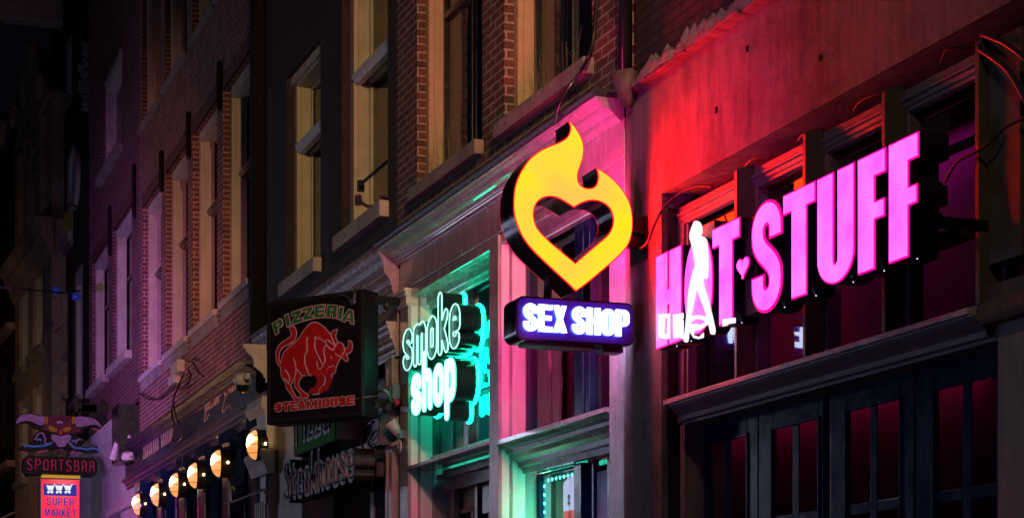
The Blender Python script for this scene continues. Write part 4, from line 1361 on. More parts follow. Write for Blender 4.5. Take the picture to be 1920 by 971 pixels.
# bulkhead lamps
def lamp_mat():
    m, n, l, b = _nt('lamp_glass')
    b.inputs['Base Color'].default_value = (.3, .25, .2, 1)
    tc = n.new('ShaderNodeTexCoord'); ln = n.new('ShaderNodeVectorMath'); ln.operation = 'LENGTH'
    mp = n.new('ShaderNodeMapping'); mp.inputs['Location'].default_value = (0, .0, -.05); mp.inputs['Scale'].default_value = (.9, .25, 1)
    l.new(tc.outputs['Object'], mp.inputs[0]); l.new(mp.outputs[0], ln.inputs[0])
    l.new(_ramp(n, l, ln.outputs['Value'], [(.05, (1, .52, .20)), (.10, (1, .50, .18)), (.17, (1, .36, .09))]), b.inputs['Emission Color'])
    mr = n.new('ShaderNodeMapRange'); mr.interpolation_type = 'SMOOTHSTEP'
    l.new(ln.outputs['Value'], mr.inputs[0]); mr.inputs[1].default_value = .02; mr.inputs[2].default_value = .105
    mr.inputs[3].default_value = 150; mr.inputs[4].default_value = 1.0
    l.new(mr.outputs[0], b.inputs['Emission Strength'])
    return m
M_lampglass = lamp_mat()
lamp_px = [(472, 832, 'nearest the white pilaster'), (404, 866, 'second from the white pilaster'), (360, 889, 'third from the white pilaster'),
           (325, 909, 'fourth from the white pilaster'), (289, 926, 'fifth from the white pilaster'), (254, 946, 'lowest and farthest, beside the white shopfront')]
zlamp = sum(BR.Z(px, py, .26) for px, py, _ in lamp_px) / 6
for i, (px, py, lb) in enumerate(lamp_px):
    x = BR.A(px + 4, .22)
    z = zlamp
    t = Thing('bulkhead_lamp', BR, x, .1, z, 'lit oval caged bulkhead lamp on the brasserie front, ' + lb, 'lamp', 'caged lamps along the brasserie front')
    m = MB(); m.ell((x, .19, z), (.115, .125, .19), 20, 14, half='w')
    t.part('glass_dome', m, M_lampglass, shade=True)
    m = MB()
    for k in range(3):
        zz = z + (-.11, 0, .11)[k]
        rr = math.sqrt(1 - ((zz - z) / .24) ** 2)
        m.tube([(x + .118 * rr * math.cos(R(a)), .19 + .133 * rr * math.sin(R(a)), zz) for a in range(0, 181, 15)], .0035, 6)
    m.tube([(x, .19 + .133 * math.cos(R(a)), z + .20 * math.sin(R(a))) for a in range(-90, 91, 12)], .0035, 6)
    m.tube([(x + .13 * math.cos(R(a)), .185, z + .20 * math.sin(R(a))) for a in range(0, 360, 15)], .014, 6, closed=True)
    t.part('cage', m, M_blackm)
    m = MB()
    ring = [(x + .13 * math.cos(R(a)), z + .20 * math.sin(R(a))) for a in range(0, 360, 18)]
    t.part('back_box', shape([ring], .06, .185), M_blackm)
    m = MB(); m.box(x - .03, x + .03, .05, .07, z - .75, z - .25)
    t.part('conduit', m, M_zinc)
    m = MB(); m.ell((x + .19, .11, z - .0), (.016, .016, .02), 8, 6)
    t.part('pilot_bulb', m, emit('tiny_warm_bulb', (1, .6, .25), 12))

# ================================================================== VIOLET BRICK HOUSE (left)
BL = facade(-310, BR, 262, -0.03)
T = Thing('brick_building', BL, 0, 0, 0, 'violet-lit brick house with two tall white windows above the white shopfront, left of the lamps', 'building')
aL, aR = BL.A(187), 0.0
zA0 = (BL.Z(178, 738, -.09) + BL.Z(216, 695, -.09)) / 2
zA1 = (BL.Z(182, 491, -.09) + BL.Z(221, 434, -.09)) / 2
zU0 = BL.Z(195, 345, -.09); zU1 = BL.Z(198.5, 163, -.09)
ops = [(BL.A(172.5), BL.A(203), zA0, zA1), (BL.A(212), BL.A(247), zA0, zA1), (BL.A(191.5), BL.A(229), zU0, zU1)]
zb1 = BL.Z(248, 757, .28)
if ops[0][0] < aL: aL = ops[0][0] - .5
T.part('upper_wall', wall(aL, aR, zb1 - .3, 17.5, ops, 0, .3), M_brickBL)
for k, S in enumerate(ops):
    f = win(T, S, -.07, .1, M_whitewood, sash=M_sash if k < 2 else M_whitewood, rail=.66 if k < 2 else 0, cw=.17, cd=.2, curtain=[(M_curtain, .3, 1, 0, 1)] if k < 2 else None, sill=M_stonewhite if k < 2 else M_stone, sillw=(.14, .16), glassm=M_glass)
    m = MB(); m.box(S[0] - .02, S[1] + .02, -.02, .006, S[3], S[3] + .26)
    T.part('soldier_course', m, brick('soldier_brick', (.20, .06, .05), (.14, .045, .04), (.10, .07, .06)), f)
M_whiteshop = paint('white_gloss_shopfront', (0.60, 0.55, 0.58), .22, .4, .3, 12)
T.part('cornice', MB().prof(cornice_profile(zb1, zb1 - .75, .34), BL.A(120), BL.A(252)), M_whiteshop)
m = MB(); m.box(BL.A(252) + .01, BL.A(262) + .2, -.1, .42, zb1 - .95, zb1 + .1)
T.part('cornice_end', m, M_black, bevel=0.01)
m = MB(); m.box(BL.A(120), BL.A(258), -.3, .03, zb1 - 1.55, zb1 - .76); m.box(BL.A(120), BL.A(258), -.3, .10, zb1 - 1.68, zb1 - 1.552)
T.part('fascia', m, M_whiteshop, bevel=0.008)
for p0, p1 in ((228, 238), (240, 258), (192, 202), (176, 182)):
    m = MB(); m.box(BL.A(p0), BL.A(p1), -.3, .02, 0, zb1 - 1.69)
    T.part('pilaster', m, M_whiteshop, bevel=0.01)
m = MB(); m.box(BL.A(120), BL.A(258), -.5, -.49, 0, zb1 - 1.6)
T.part('shop_pane', m, M_glassd)
m = MB(); m.box(BL.A(120), BL.A(258), -1.5, -1.49, 0, zb1 - 1.6)
T.part('shop_interior', m, M_dark)
for q, lb in (((252, 308, 410), 'iron wall anchor at the party wall right of the violet-lit windows'),
              ((206, 385, 480), 'iron wall anchor between the two violet-lit tall windows')):
    anchor(BL, *q, lb)

# ================================================================== BLACK HOUSE WITH OVAL WINDOWS
DK = facade(-330, BL, 187, -0.3)
T = Thing('brick_building', DK, 0, 0, 0, 'near-black narrow brick house with oval white windows beyond the violet brick house', 'building')
aL = DK.A(97)
def rng(p0, p1, top, bot): return (DK.A(p0), DK.A(p1), DK.Z((p0 + p1) / 2, bot, -.05), DK.Z((p0 + p1) / 2, top, -.05))
ops = [rng(109, 127, 562, 752), rng(136, 155, 505, 752), rng(121, 137, 292, 470), rng(119, 135, 78, 205)]
zd = DK.Z(140, 760, 0)
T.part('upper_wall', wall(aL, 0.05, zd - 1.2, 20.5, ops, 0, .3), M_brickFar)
for S in ops:
    win(T, S, -.06, .1, M_whitewood, rail=0, cw=.35, cd=.2, sill=M_stone, sillw=(.1, .12))
for (px, py, hw, hh) in ((143.5, 334, 7.5, 59), (102.5, 418, 6, 52)):
    x0, x1 = DK.A(px - hw), DK.A(px + hw); z0, z1 = DK.Z(px, py + hh), DK.Z(px, py - hh)
    ring = [((x0 + x1) / 2 + (x1 - x0) / 2 * math.cos(R(a)), (z0 + z1) / 2 + (z1 - z0) / 2 * math.sin(R(a))) for a in range(0, 360, 10)]
    inn = [((x0 + x1) / 2 + (x1 - x0) / 2 * .78 * math.cos(R(a)), (z0 + z1) / 2 + (z1 - z0) / 2 * .86 * math.sin(R(a))) for a in range(0, 360, 10)]
    w_ = T.part('oval_window', shape([ring, inn], 0.0, .10), M_whitewood)
    T.part('oval_shutter', shape([inn], 0.005, .04), paint('old_white_shutter', (.45, .42, .42), .5, .3, .4), w_)
M_carve = stucco('carved_sandstone', (.30, .26, .25), 12, 1.0, .8, .5)
def carving(T, fr_, x, z, sx, sz, nm, n=26, w=.06, seed=1, mat=None):
    rnd = random.Random(seed); m = MB()
    for i in range(n):
        t = i / n
        a = rnd.uniform(-1, 1) * sx * (1 - abs(2 * t - 1) * .5); zz = (2 * t - 1) * sz
        m.ell((x + a, w, z + zz), (rnd.uniform(.12, .3) * sx, rnd.uniform(.05, .14), rnd.uniform(.08, .2) * sz), 9, 6)
    T.part(nm, m, mat or M_carve)
for (px, py, hw, hh) in ((161, 135, 8, 50), (166, 175, 6, 26), (92, 262, 6, 40)):
    x, z = DK.az(px, py, .1)
    carving(T, DK, x, z, abs(DK.A(px + hw) - DK.A(px - hw)) / 2, abs(DK.Z(px, py - hh) - DK.Z(px, py + hh)) / 2, 'cartouche', 30, .1, int(px))
m = MB()
m.box(DK.A(97), 0.0, -.5, .08, zd - 1.1, zd - .2)
T.part('fascia', m, M_black)
m = MB(); m.box(DK.A(97), 0, -.6, -.1, 0, zd - 1.11)
T.part('shopfront', m, M_navy)
x, z = DK.az(129, 415, .35)
t = Thing('lantern', DK, x, .35, z, 'small yellow-green lantern hanging on the dark far house', 'lantern')
t.part('lantern_glass', MB().plan([(x - .14, .28), (x + .12, .28), (x + .14, .46), (x - .12, .46)], z - .22, z + .2), emit('dim_yellow_lantern', (.5, .35, .04), .015), bevel=.04)
m = MB(); m.tube([(x, 0, z + .35), (x, .35, z + .4), (x, .35, z + .3)], .02)
t.part('arm', m, M_iron)

# ================================================================== PALE GABLED HOUSE (far left)
GP = facade(-470, DK, 97, 0.35)
T = Thing('gabled_building', GP, 0, 0, 0, 'pale plastered gabled house with carved scrolls and shallow pediment at the far left', 'building')
aL = GP.A(28)
zc = GP.Z(30, 474, .3)
ops = [(GP.A(36), GP.A(54), GP.Z(50, 690), GP.Z(50, 520)), (GP.A(62), GP.A(82), GP.Z(70, 660), GP.Z(70, 465)),
       (GP.A(36), GP.A(54), GP.Z(45, 900), GP.Z(45, 745)), (GP.A(62), GP.A(80), GP.Z(70, 850), GP.Z(70, 722))]
T.part('front_wall', wall(aL, 0.0, 3.0, zc, ops, 0, .3), M_plasterfar)
for k, S in enumerate(ops):
    win(T, S, -.06, .1, M_whitewood, rail=.5, cw=.2, cd=.2, sill=M_stone, sillw=(.2, .18))
m = MB(); m.box(aL, 0, -.8, -.05, 0, 2.99)
T.part('shopfront', m, M_black)
T.part('cornice', MB().prof(cornice_profile(zc, zc - 1.0, .45), aL - .1, 0.1), M_plasterfar)
# upper part and gable
zg0, zg1 = zc + .01, GP.Z(60, 240)
m = wall(aL + .6, -.3, zg0, zg1, [(GP.A(60), GP.A(66), zg0 + .4, zg0 + 3.2)], -.05, .3)
T.part('gable_wall', m, M_plasterfar)
m = MB()
for p0, p1 in ((34, 42), (50, 58), (72, 82)): m.box(GP.A(p0), GP.A(p1), -.1, .1, zg0, zg1 - .2)
T.part('pilaster', m, M_plasterfar, bevel=.02)
xm = (aL - .3) / 2
zt_ = GP.Z(60, 98)
sc = []
for i in range(13):
    t_ = i / 12
    sc.append((xm + (aL / -2 - .6) * (1 - t_) ** 1.5 + .5, zg1 + (zt_ - zg1) * t_ ** .8))
loop = [(2 * xm - x, z) for x, z in sc] + sc[::-1]
T.part('neck_gable', shape([loop], -.4, .05), M_plasterfar)
for (px, py, rr) in ((60, 115, .5), (43, 160, .5), (75, 163, .4), (26, 215, .45), (5, 250, .5)):
    x, z = GP.az(px, py, .1)
    m = MB(); m.tube([(x + rr * (1 - k / 26) * math.cos(k * .5), .12, z + rr * (1 - k / 26) * math.sin(k * .5)) for k in range(24)], .10, 6)
    T.part('scroll', m, M_plasterfar, shade=True)
x, z = GP.az(52, 200, .1)
carving(T, GP, x, z, 1.6, 1.6, 'carving', 34, .06, 5, M_plasterfar)
# hoist beam
x, z = GP.az(60, 28, 0)
HB = Frame(tuple(vp_dir(-470)), GP.world(GP.A(78, .0), .0)[:2])
t = Thing('hoist_beam', DK, DK.A(118), .0, DK.Z(118, 25, 0), 'pale wooden hoist beam with an iron hook, high at the top left', 'hoist beam')
xb = DK.A(118)
zb = DK.Z(118, 30, 0)
m = MB(); m.box(xb - .25, xb + .25, .0, 2.0, zb - .30, zb + .35); m.box(xb - .3, xb + .3, 1.7, 2.08, zb - .1, zb + .45)
t.part('beam', m, M_whitewood, bevel=.05)
m = MB(); m.tube([(xb + .1, 1.75 + .12 * math.sin(R(a)), zb - .55 - .2 * math.cos(R(a)) + .0) for a in range(-160, 120, 20)], .035, 6)
m.tube([(xb + .1, 1.75, zb - .2), (xb + .1, 1.72, zb - .4)], .035, 6)
t.part('hook', m, M_zinc)
# dark houses beyond
FD = facade(-480, GP, 28, 0.0)
T = Thing('far_building', FD, 0, 0, 0, 'dark house at the far left edge beyond the pale gabled house', 'building')
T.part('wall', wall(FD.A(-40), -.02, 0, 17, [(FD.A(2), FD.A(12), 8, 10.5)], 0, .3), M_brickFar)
m = MB(); m.prof([(0, 5.9), (1.2, 5.3), (1.2, 5.25), (0, 5.85)], FD.A(-30), -.05)
T.part('awning', m, paint('pale_awning_sheet', (.4, .42, .46), .3, .4, .4))
m = MB()
for z in (11.2, 7.2): m.box(FD.A(-30), -.05, 0, .25, z, z + .18)
T.part('string_course', m, M_plasterfar)

# ================================================================== SIGNS
def put(T, name, loops_list, w0, w1, mat, parent=None, off=0.0, label=None):
    for g in loops_list:
        yield T.part(name, shape(g, w0, w1, off), mat, parent, label=label)


# ---- big pink letters
wf = .42
M_pink = emit('pink_acrylic', (1.0, 0.085, 0.98), 2.3, .38, 5.0)
M_pinkrim = emit('magenta_trim', (1.0, 0.0, 0.30), 1.05)
M_whitelit = emit('white_film_lit', (0.96, 0.88, 1.0), 1.15)
M_ret = paint('dark_purple_return', (0.022, 0.008, 0.03), .35, .1, .2)
hz1 = (HS.Z(1233, 483, wf) + HS.Z(1724, 244, wf)) / 2
hz0 = (HS.Z(1235, 656, wf) + HS.Z(1673, 492, wf)) / 2
hH = hz1 - hz0
t = Thing('letter_sign', HS, HS.A(1480, wf), wf - .15, hz0, 'glowing pink box-letter sign reading HOT STUFF with a small heart, on the plaster-banded shop', 'sign')
spec = [('H', 1232.5, 1280, .5, .235, .17, {}), ('O', 1286, 1338.5, .5, .0, .0, {}), ('T', 1338.5, 1389, .5, .25, .20, {}), ('S', 1411, 1469, .56, .24, .17, {}),
        ('T', 1471, 1531, .5, .235, .19, {}), ('U', 1535, 1604, .5, .222, .17, {}), ('F', 1611, 1663, .5, .305, .21, {}), ('F', 1669, 1724.5, .5, .335, .21, {})]
for ch, p0, p1, gw, gs, gh, _ in spec:
    x0, x1 = HS.A(p0, wf), HS.A(p1, wf)
    if ch == 'O':
        cxm = (x0 + x1) / 2; rx = (x1 - x0) / 2
        loops = [arc(cxm, hz1 - rx * 1.35 - .0, rx, rx * 1.35, 0, 180, 16) + arc(cxm, hz0 + rx * 1.35, rx, rx * 1.35, 180, 360, 16)]
    else:
        g, w_ = glyph(ch, gw, gs, gh)
        loops = [[(x0 + q[0] / w_ * (x1 - x0), hz0 + q[1] * hH) for q in lp] for lp in g]
    b = t.part('letter_box', shape(loops, wf - .17, wf), M_ret, label=f'box letter {ch}')
    t.part('trim', shape(loops, wf + .001, wf + .008), M_pinkrim, b)
    if ch == 'S':
        g, w_ = glyph(ch, gw, gs, gh, .06)
        t.part('letter_face', shape([[(x0 + q[0] / w_ * (x1 - x0), hz0 + q[1] * hH) for q in lp] for lp in g], wf + .009, wf + .013), M_pink, b)
    else:
        t.part('letter_face', shape(loops, wf + .009, wf + .013, -.0095), M_pink, b)
    # mounting lugs and LEDs below
    m = MB(); m.box((x0 + x1) / 2 - .05, (x0 + x1) / 2 + .05, wt, wf - .172, hz0 + .3 * hH, hz0 + .36 * hH)
    t.part('bracket', m, M_iron)
# heart
hx0, hx1 = HS.A(1383.5, wf), HS.A(1407, wf)
hcz = HS.Z(1395, 500, wf); hs = (hx1 - hx0) / 2; hh_ = (HS.Z(1395, 478, wf) - HS.Z(1395, 522, wf)) / 2
hp = []
for k in range(36):
    a = 2 * math.pi * k / 36
    hp.append(((hx0 + hx1) / 2 + hs * (math.sin(a) ** 3), hcz + hh_ * (13 * math.cos(a) - 5 * math.cos(2 * a) - 2 * math.cos(3 * a) - math.cos(4 * a)) / 15.5))
b = t.part('heart_box', shape([hp], wf - .17, wf), M_ret)
t.part('trim', shape([hp], wf + .001, wf + .008), M_pinkrim, b)
t.part('heart_face', shape([hp], wf + .009, wf + .013, -.008), M_pink, b)
# back tray tying the letters
m = MB(); m.box(HS.A(1300, wf), HS.A(1700, wf), wf - .21, wf - .175, hz0 + .36 * hH, hz0 + .40 * hH); m.box(HS.A(1300, wf), HS.A(1700, wf), wf - .21, wf - .175, hz0 + .62 * hH, hz0 + .66 * hH)
t.part('rail', m, M_iron)
# dark backing wings seen between letters
m = MB(); m.box(HS.A(1389, wf), HS.A(1412, wf), wf - .17, wf - .03, hz0 + .02, hz1 - .02)
t.part('filler_box', m, M_ret)
m = MB(); m.box(HS.A(1300, wf), HS.A(1334, wf), wf - .17, wf - .02, hz1 - .12, HS.Z(1318, 420, wf))
t.part('filler_box', m, M_ret)
# white standing figure
fig = [(310, 52), (330, 62), (343, 95), (345, 130), (335, 150), (365, 165), (378, 200), (382, 260), (385, 330), (383, 400), (378, 436), (362, 438), (360, 415), (364, 370), (358, 330), (351, 365), (352, 420),
       (352, 460), (365, 520), (385, 580), (400, 640), (415, 700), (425, 745), (432, 785), (428, 812), (414, 812), (405, 780), (390, 710), (365, 630), (338, 565), (312, 492), (300, 545), (285, 610), (272, 680),
       (263, 750), (256, 810), (250, 855), (240, 868), (230, 852), (236, 810), (243, 750), (250, 680), (257, 600), (265, 520), (277, 450), (292, 395), (306, 350), (300, 300), (290, 240), (280, 200), (270, 160), (275, 122), (289, 84), (299, 60)]
fl = [HS.az(1220 + x / 3.594, 400 + y / 3.594, wf + .02) for x, y in fig]
b = t.part('figure', shape([smooth_closed(fl, 3)] + [[HS.az(1220 + x / 3.594, 400 + y / 3.594, wf + .02) for x, y in q] for q in ([(361, 235), (355, 290), (352, 320), (362, 345), (368, 300), (368, 250)], [(284, 140), (281, 172), (290, 190), (296, 160), (292, 135)])], wf + .014, wf + .03), M_whitelit, label='white silhouette of a standing figure over the letter O')
def px_loop(pts, w): return [HS.az(1220 + x / 3.594, 400 + y / 3.594, w) for x, y in pts]
wv = wf + .022
for lp in ([[(50, 680), (124, 674), (124, 838), (112, 846), (50, 836)], [(90, 706), (87, 808), (107, 810), (109, 704)]],
           [[(146, 682), (216, 670), (216, 706), (210, 712), (216, 720), (216, 846), (188, 836), (150, 840)]],
           [[(270, 692), (310, 684), (345, 688), (385, 700), (394, 716), (372, 730), (356, 724), (330, 712), (300, 710), (270, 730), (262, 706)]],
           [[(262, 800), (264, 745), (300, 742), (330, 750), (372, 728), (388, 726), (376, 752), (330, 782), (290, 790), (284, 818), (320, 832), (352, 802), (352, 836), (318, 846), (284, 838)]],
           [[(480, 712), (566, 702), (566, 738), (520, 744), (514, 752), (480, 762)]]):
    t.part('lettering', shape([px_loop(q, wv) for q in lp], wf + .0145, wf + .019), M_whitelit)
for px, py in ((1269, 652), (1296, 645), (1338, 634), (1391, 607), (1471, 584), (1530, 556), (1600, 536), (1658, 510), (1720, 487)):
    a, z = HS.az(px, py, wf - .05)
    m = MB(); m.ell((a, wf - .05, hz0 - .004), (.003, .003, .002), 8, 6)
    t.part('led', m, emit('white_led', (.7, .8, 1), 4))

# ---- flame sign and text box (perpendicular to the facade)
xw = HS.A(1213, 0.0)
pw = HS.world(xw, 0, 0)
PP = Frame((0, 1), (pw[0], pw[1]))      # u points into the wall, faces the camera
def FP(x, y): return PP.az(920 + x / 2.774, 210 + y / 2.774, 0)
outer = [(405, 50), (430, 70), (455, 105), (475, 147), (484, 192), (480, 238), (468, 278), (455, 315), (452, 345), (458, 370), (475, 388), (500, 397), (522, 396), (542, 384), (553, 360), (555, 330), (548, 292),
         (578, 307), (612, 330), (645, 360), (680, 400), (710, 447), (728, 495), (737, 558), (735, 620), (720, 680), (690, 725), (640, 775), (570, 835), (500, 893), (441, 936)]
outer2 = [(400, 895), (340, 840), (270, 775), (210, 715), (165, 655), (135, 590), (119, 530), (116, 470), (122, 400), (140, 340), (170, 285), (205, 240), (250, 205), (300, 180), (350, 160), (385, 140), (405, 115), (411, 85)]
heart = [(432, 500), (470, 478), (510, 465), (550, 465), (590, 480), (620, 510), (634, 555), (628, 600), (605, 640), (560, 680), (500, 730), (438, 785)]
heart2 = [(390, 745), (330, 695), (280, 650), (245, 610), (226, 565), (224, 515), (240, 475), (270, 451), (310, 443), (350, 452), (392, 475)]
def sm(pts, corners):
    """smooth open runs between sharp corners"""
    idx = sorted(corners); n = len(pts); out = []
    for q in range(len(idx)):
        i, j = idx[q], idx[(q + 1) % len(idx)]
        run = [pts[k % n] for k in range(i, (j if j > i else j + n) + 1)]
        r = smooth([(*p, 0) for p in run], 4)
        out += [(p[0], p[1]) for p in r[:-1]]
    return out
OL = [FP(*q) for q in sm(outer + outer2, [0, 16, 30])]
HL = [FP(*q) for q in sm(heart + heart2, [0, 11])]
dpt = .27
M_flame = emit('yellow_acrylic', (1.0, 0.60 / 16, 0.022 / 16), 16.0, .0)
def flame_mat():
    m, n, l, b = _nt('flame_acrylic')
    b.inputs['Base Color'].default_value = (.03, .02, .01, 1); b.inputs['Roughness'].default_value = .2
    co = _coord(n, l)
    f = _noise(n, l, co, 1.6, 2, .5)
    c = _ramp(n, l, f, [(.32, (1, .55 / 105, .10 / 105)), (.62, (1, .84 / 105, .012 / 105))])
    l.new(c, b.inputs['Emission Color']); b.inputs['Emission Strength'].default_value = 105.0
    return m
M_flame = flame_mat()
M_redrim = emit('red_trim', (1.0, 0.0, 0.02), .8)
M_flret = paint('wine_black_return', (0.012, 0.004, 0.010), .16, .05, .1)
cA, cZ = FP(430, 480)
t = Thing('flame_sign', PP, cA, 0, cZ - .9, 'large glowing yellow flame sign with a heart-shaped opening above the white-lettered box', 'sign')
b = t.part('flame_box', shape([OL, HL], -dpt, 0), M_flret)
t.part('trim', shape([OL, HL], .001, .006), M_redrim, b)
t.part('flame_face', shape([OL, HL], .007, .011, -.009), M_flame, b)
t.part('back_trim', shape([OL, HL], -dpt - .006, -dpt - .001), M_redrim, b)
t.part('back_face', shape([OL, HL], -dpt - .011, -dpt - .007, -.009), emit('back_pink_fill_glow', (1.0, 0.022, 0.22), 92.0), b)  # unseen back face, its pink glow added to light the shopfront jambs
xp0, zp0 = PP.az(1026, 520, 0)
m = MB()
zbox = PP.Z(1060, 560, 0)
for px in (1027, 1100):
    m = MB(); a = PP.A(px, -.14); m.tube([(a, -.14, zbox - .02), (a, -.14, FP(0, 700)[1] if px > 1050 else FP(0, 650)[1])], .03, 12)
    t.part('post', m, M_blackm, shade=True)
a0, z0_ = PP.az(1180, 447, -.1)
m = MB(); m.box(a0 - .05, .0, -.16, -.06, z0_ - .065, z0_ + .045)
t.part('arm', m, M_blackm, bevel=.01)
m = MB(); m.box(-.012, .0, -.28, .02, z0_ - .16, z0_ + .14)
m.ell((-.02, -.02, z0_ + .09), (.02, .02, .02), 8, 6); m.ell((-.02, -.02, z0_ - .1), (.02, .02, .02), 8, 6); m.box(-.10, -.012, -.02, .0, z0_ + .02, z0_ + .14)
t.part('wall_plate', m, M_iron, bevel=.004)

# text box
def BP(x, y): return PP.az(930 + x / 6.857, 540 + y / 6.857, 0)
bx0, _ = BP(255, 400); bx1, _ = BP(1775, 400)
bz1 = (BP(400, 105)[1] + BP(1500, 178)[1]) / 2
bz0 = (BP(400, 668)[1] + BP(1500, 738)[1]) / 2
rr = .06
def rrect(x0, x1, z0, z1, r, n=6):
    return arc(x1 - r, z1 - r, r, r, 0, 90, n) + arc(x0 + r, z1 - r, r, r, 90, 180, n) + arc(x0 + r, z0 + r, r, r, 180, 270, n) + arc(x1 - r, z0 + r, r, r, 270, 360, n)
t = Thing('text_sign', PP, (bx0 + bx1) / 2, -.1, bz0, 'black rounded box sign with glowing white letters SEX SHOP under the flame', 'sign')
M_boxface = paint('indigo_acrylic', (0.12, 0.03, 0.42), .12, .02, .1)
b = t.part('box', shape([rrect(bx0, bx1, bz0, bz1, rr)], -.25, 0), M_flret)
t.part('front_panel', shape([rrect(bx0 + .012, bx1 - .012, bz0 + .012, bz1 - .012, rr - .01)], .001, .006), M_boxface, b)
m = MB(); m.box(bx0 + .10, bx0 + .62, -.22, -.06, bz0 - .02, bz0 - .001)
m.box(bx1 - .2, bx1 - .04, -.24, -.10, bz0 - .03, bz0 - .001)
t.part('drip_plate', m, M_zinc, b)
tx0, tz1 = BP(338, 208); tx1, _ = BP(1690, 300)
tz0 = BP(1000, 590)[1]; tzt = BP(1000, 250)[1]
M_txt = emit('white_lit_acrylic', (0.66, 0.76, 1.0), 9.0)
M_halo = emit('blue_letter_edge', (0.10, 0.22, 1.0), 4.0)
for g in text_loops('SEX SHOP', tx0, tz0, tx1 - tx0, tzt - tz0, .5, .205, .18, .035, .17):
    q = t.part('letter', shape(g, .006, .030), M_halo)
    t.part('letter_face', shape(g, .031, .034), M_txt, q)
# unseen plain panel, its whole-face glow added to light the pilasters
t.part('back_panel', shape([rrect(bx0 + .012, bx1 - .012, bz0 + .012, bz1 - .012, rr - .01)], -.256, -.251), emit('lit_white_blue_back', (.46, .56, 1), 18.0), b)

# ---- smoke shop neon
wn = .10
M_neon = emit('cyan_white_neon', (0.70, 1.9, 1.5), 1.0)
M_fill = emit('white_cyan_acrylic', (0.95, 2.6, 2.8), 1.0)
M_edge = emit('cyan_edge', (0.03, 1.0, .75), 1.3)
M_backneon = emit('green_back_neon', (.04, 17.0, 8.6), 1.0)
M_green_ret = paint('black_green_return', (0.006, 0.02, 0.018), .12, .05, .1)
M_gface = paint('dark_green_mirror_face', (0.01, 0.10, 0.07), .12, .35, .2, 9, metal=.5)
t = Thing('neon_sign', SS, SS.A(810, wn), 0, SS.Z(812, 671, wn), 'green neon letter sign reading smoke shop in the tall shopfront window', 'sign')
zx0 = SS.Z(812, 671, wn); zx1 = SS.Z(812, 603, wn)
xh = (zx1 - zx0)
for txt, zb_, xhh, px0, px1, filled in (('smoke', zx0, xh, 757.5, 866, False), ('shop', SS.Z(818, 761, wn), SS.Z(818, 694, wn) - SS.Z(818, 761, wn), 772, 855.5, True)):
    xa, xb = SS.A(px0, wn), SS.A(px1, wn)
    hgt = xhh / .62 * .86
    r = .056
    st = stroke_text(txt, xa + r * .8, zb_ + r * .8, xb - xa - 1.6 * r, hgt, .16)
    for L, ch in zip(st, txt):
        if ch == 'e': pass
        rr_ = r * (.98 if not filled else 1.12)
        loops = stroke_loops(L, rr_, .0075)
        b = t.part('letter_box', shape(loops, wn - .20, wn - .006), M_green_ret, label=f'box letter {ch}')
        for lp in loops[:1]:
            t.part('back_tube', MB().tube([(a, wn - .215, z) for a, z in lp], .020, 6, closed=True), M_backneon, b, shade=True)
        if filled:
            t.part('edge', shape(loops, wn - .005, wn + .004), M_edge, b)
            t.part('letter_face', shape(loops, wn + .005, wn + .010, -.004), M_fill, b)
        else:
            t.part('letter_face', shape(loops, wn - .005, wn - .002), M_gface, b)
            for lp in loops:
                t.part('neon_tube', MB().tube([(a, wn + .012, z) for a, z in lp[::1]], .006, 6, closed=True), M_neon, b, shade=True)
m = MB(); m.box(SS.A(770, 0), SS.A(850, 0), wr + .02, -.10, SS.Z(812, 640, wn), SS.Z(812, 636, wn)); m.box(SS.A(785, 0), SS.A(850, 0), wr + .02, -.10, SS.Z(812, 730, wn), SS.Z(812, 726, wn))
t.part('rail', m, M_iron)
# ---- pizzeria box sign (turned on its bracket)
tq = (-4380 - CX) / F
uu = (-(FWD[0] + tq * RGT[0]), -(FWD[1] + tq * RGT[1]))
tx_ = (682 - CX) / F
Zs = PZ.hit(700, .35)[1] - .2
PB = Frame(uu, ((FWD[0] + tx_ * RGT[0]) * Zs, (FWD[1] + tx_ * RGT[1]) * Zs))
def QP(x, y, w=.0): return PB.az(490 + x / 3.467, 530 + y / 3.467, w)
px0 = PB.A(500); pz1 = (PB.Z(682, 541) + PB.Z(500, 566)) / 2; pz0 = (PB.Z(682, 781) + PB.Z(500, 795)) / 2
t = Thing('box_sign', PB, px0 / 2, -.1, pz0, 'black square box sign with a red bull, PIZZERIA in green and STEAKHOUSE in red', 'sign')
dp = .24
m = MB(); m.box(px0, 0, -dp, 0, pz0, pz1)
M_sgnblk = paint('black_sign_sheet', (0.007, 0.007, 0.009), .3, .03, .1)
t.part('box', m, M_sgnblk, bevel=.012)
m = MB()
for q in ((px0 + .01, px0 + .05, pz0 + .01, pz1 - .01), (-.05, -.01, pz0 + .01, pz1 - .01), (px0 + .05, -.05, pz0 + .01, pz0 + .05), (px0 + .05, -.05, pz1 - .05, pz1 - .01)):
    m.box(q[0], q[1], .001, .010, q[2], q[3])
t.part('frame', m, M_blackm, bevel=.003)
M_pred = plain('matt_red_vinyl', (0.30, 0.010, 0.014), .5); M_pgreen = plain('matt_green_vinyl', (0.01, 0.15, 0.035), .5); M_pwhite = plain('pinkish_white_vinyl', (0.42, 0.32, 0.33), .5)
for m_, e_ in ((M_pred, .10), (M_pgreen, .10), (M_pwhite, .16)):
    m_.node_tree.nodes['Principled BSDF'].inputs['Specular IOR Level'].default_value = .15
M_sgnblk.node_tree.nodes['Principled BSDF'].inputs['Specular IOR Level'].default_value = .12
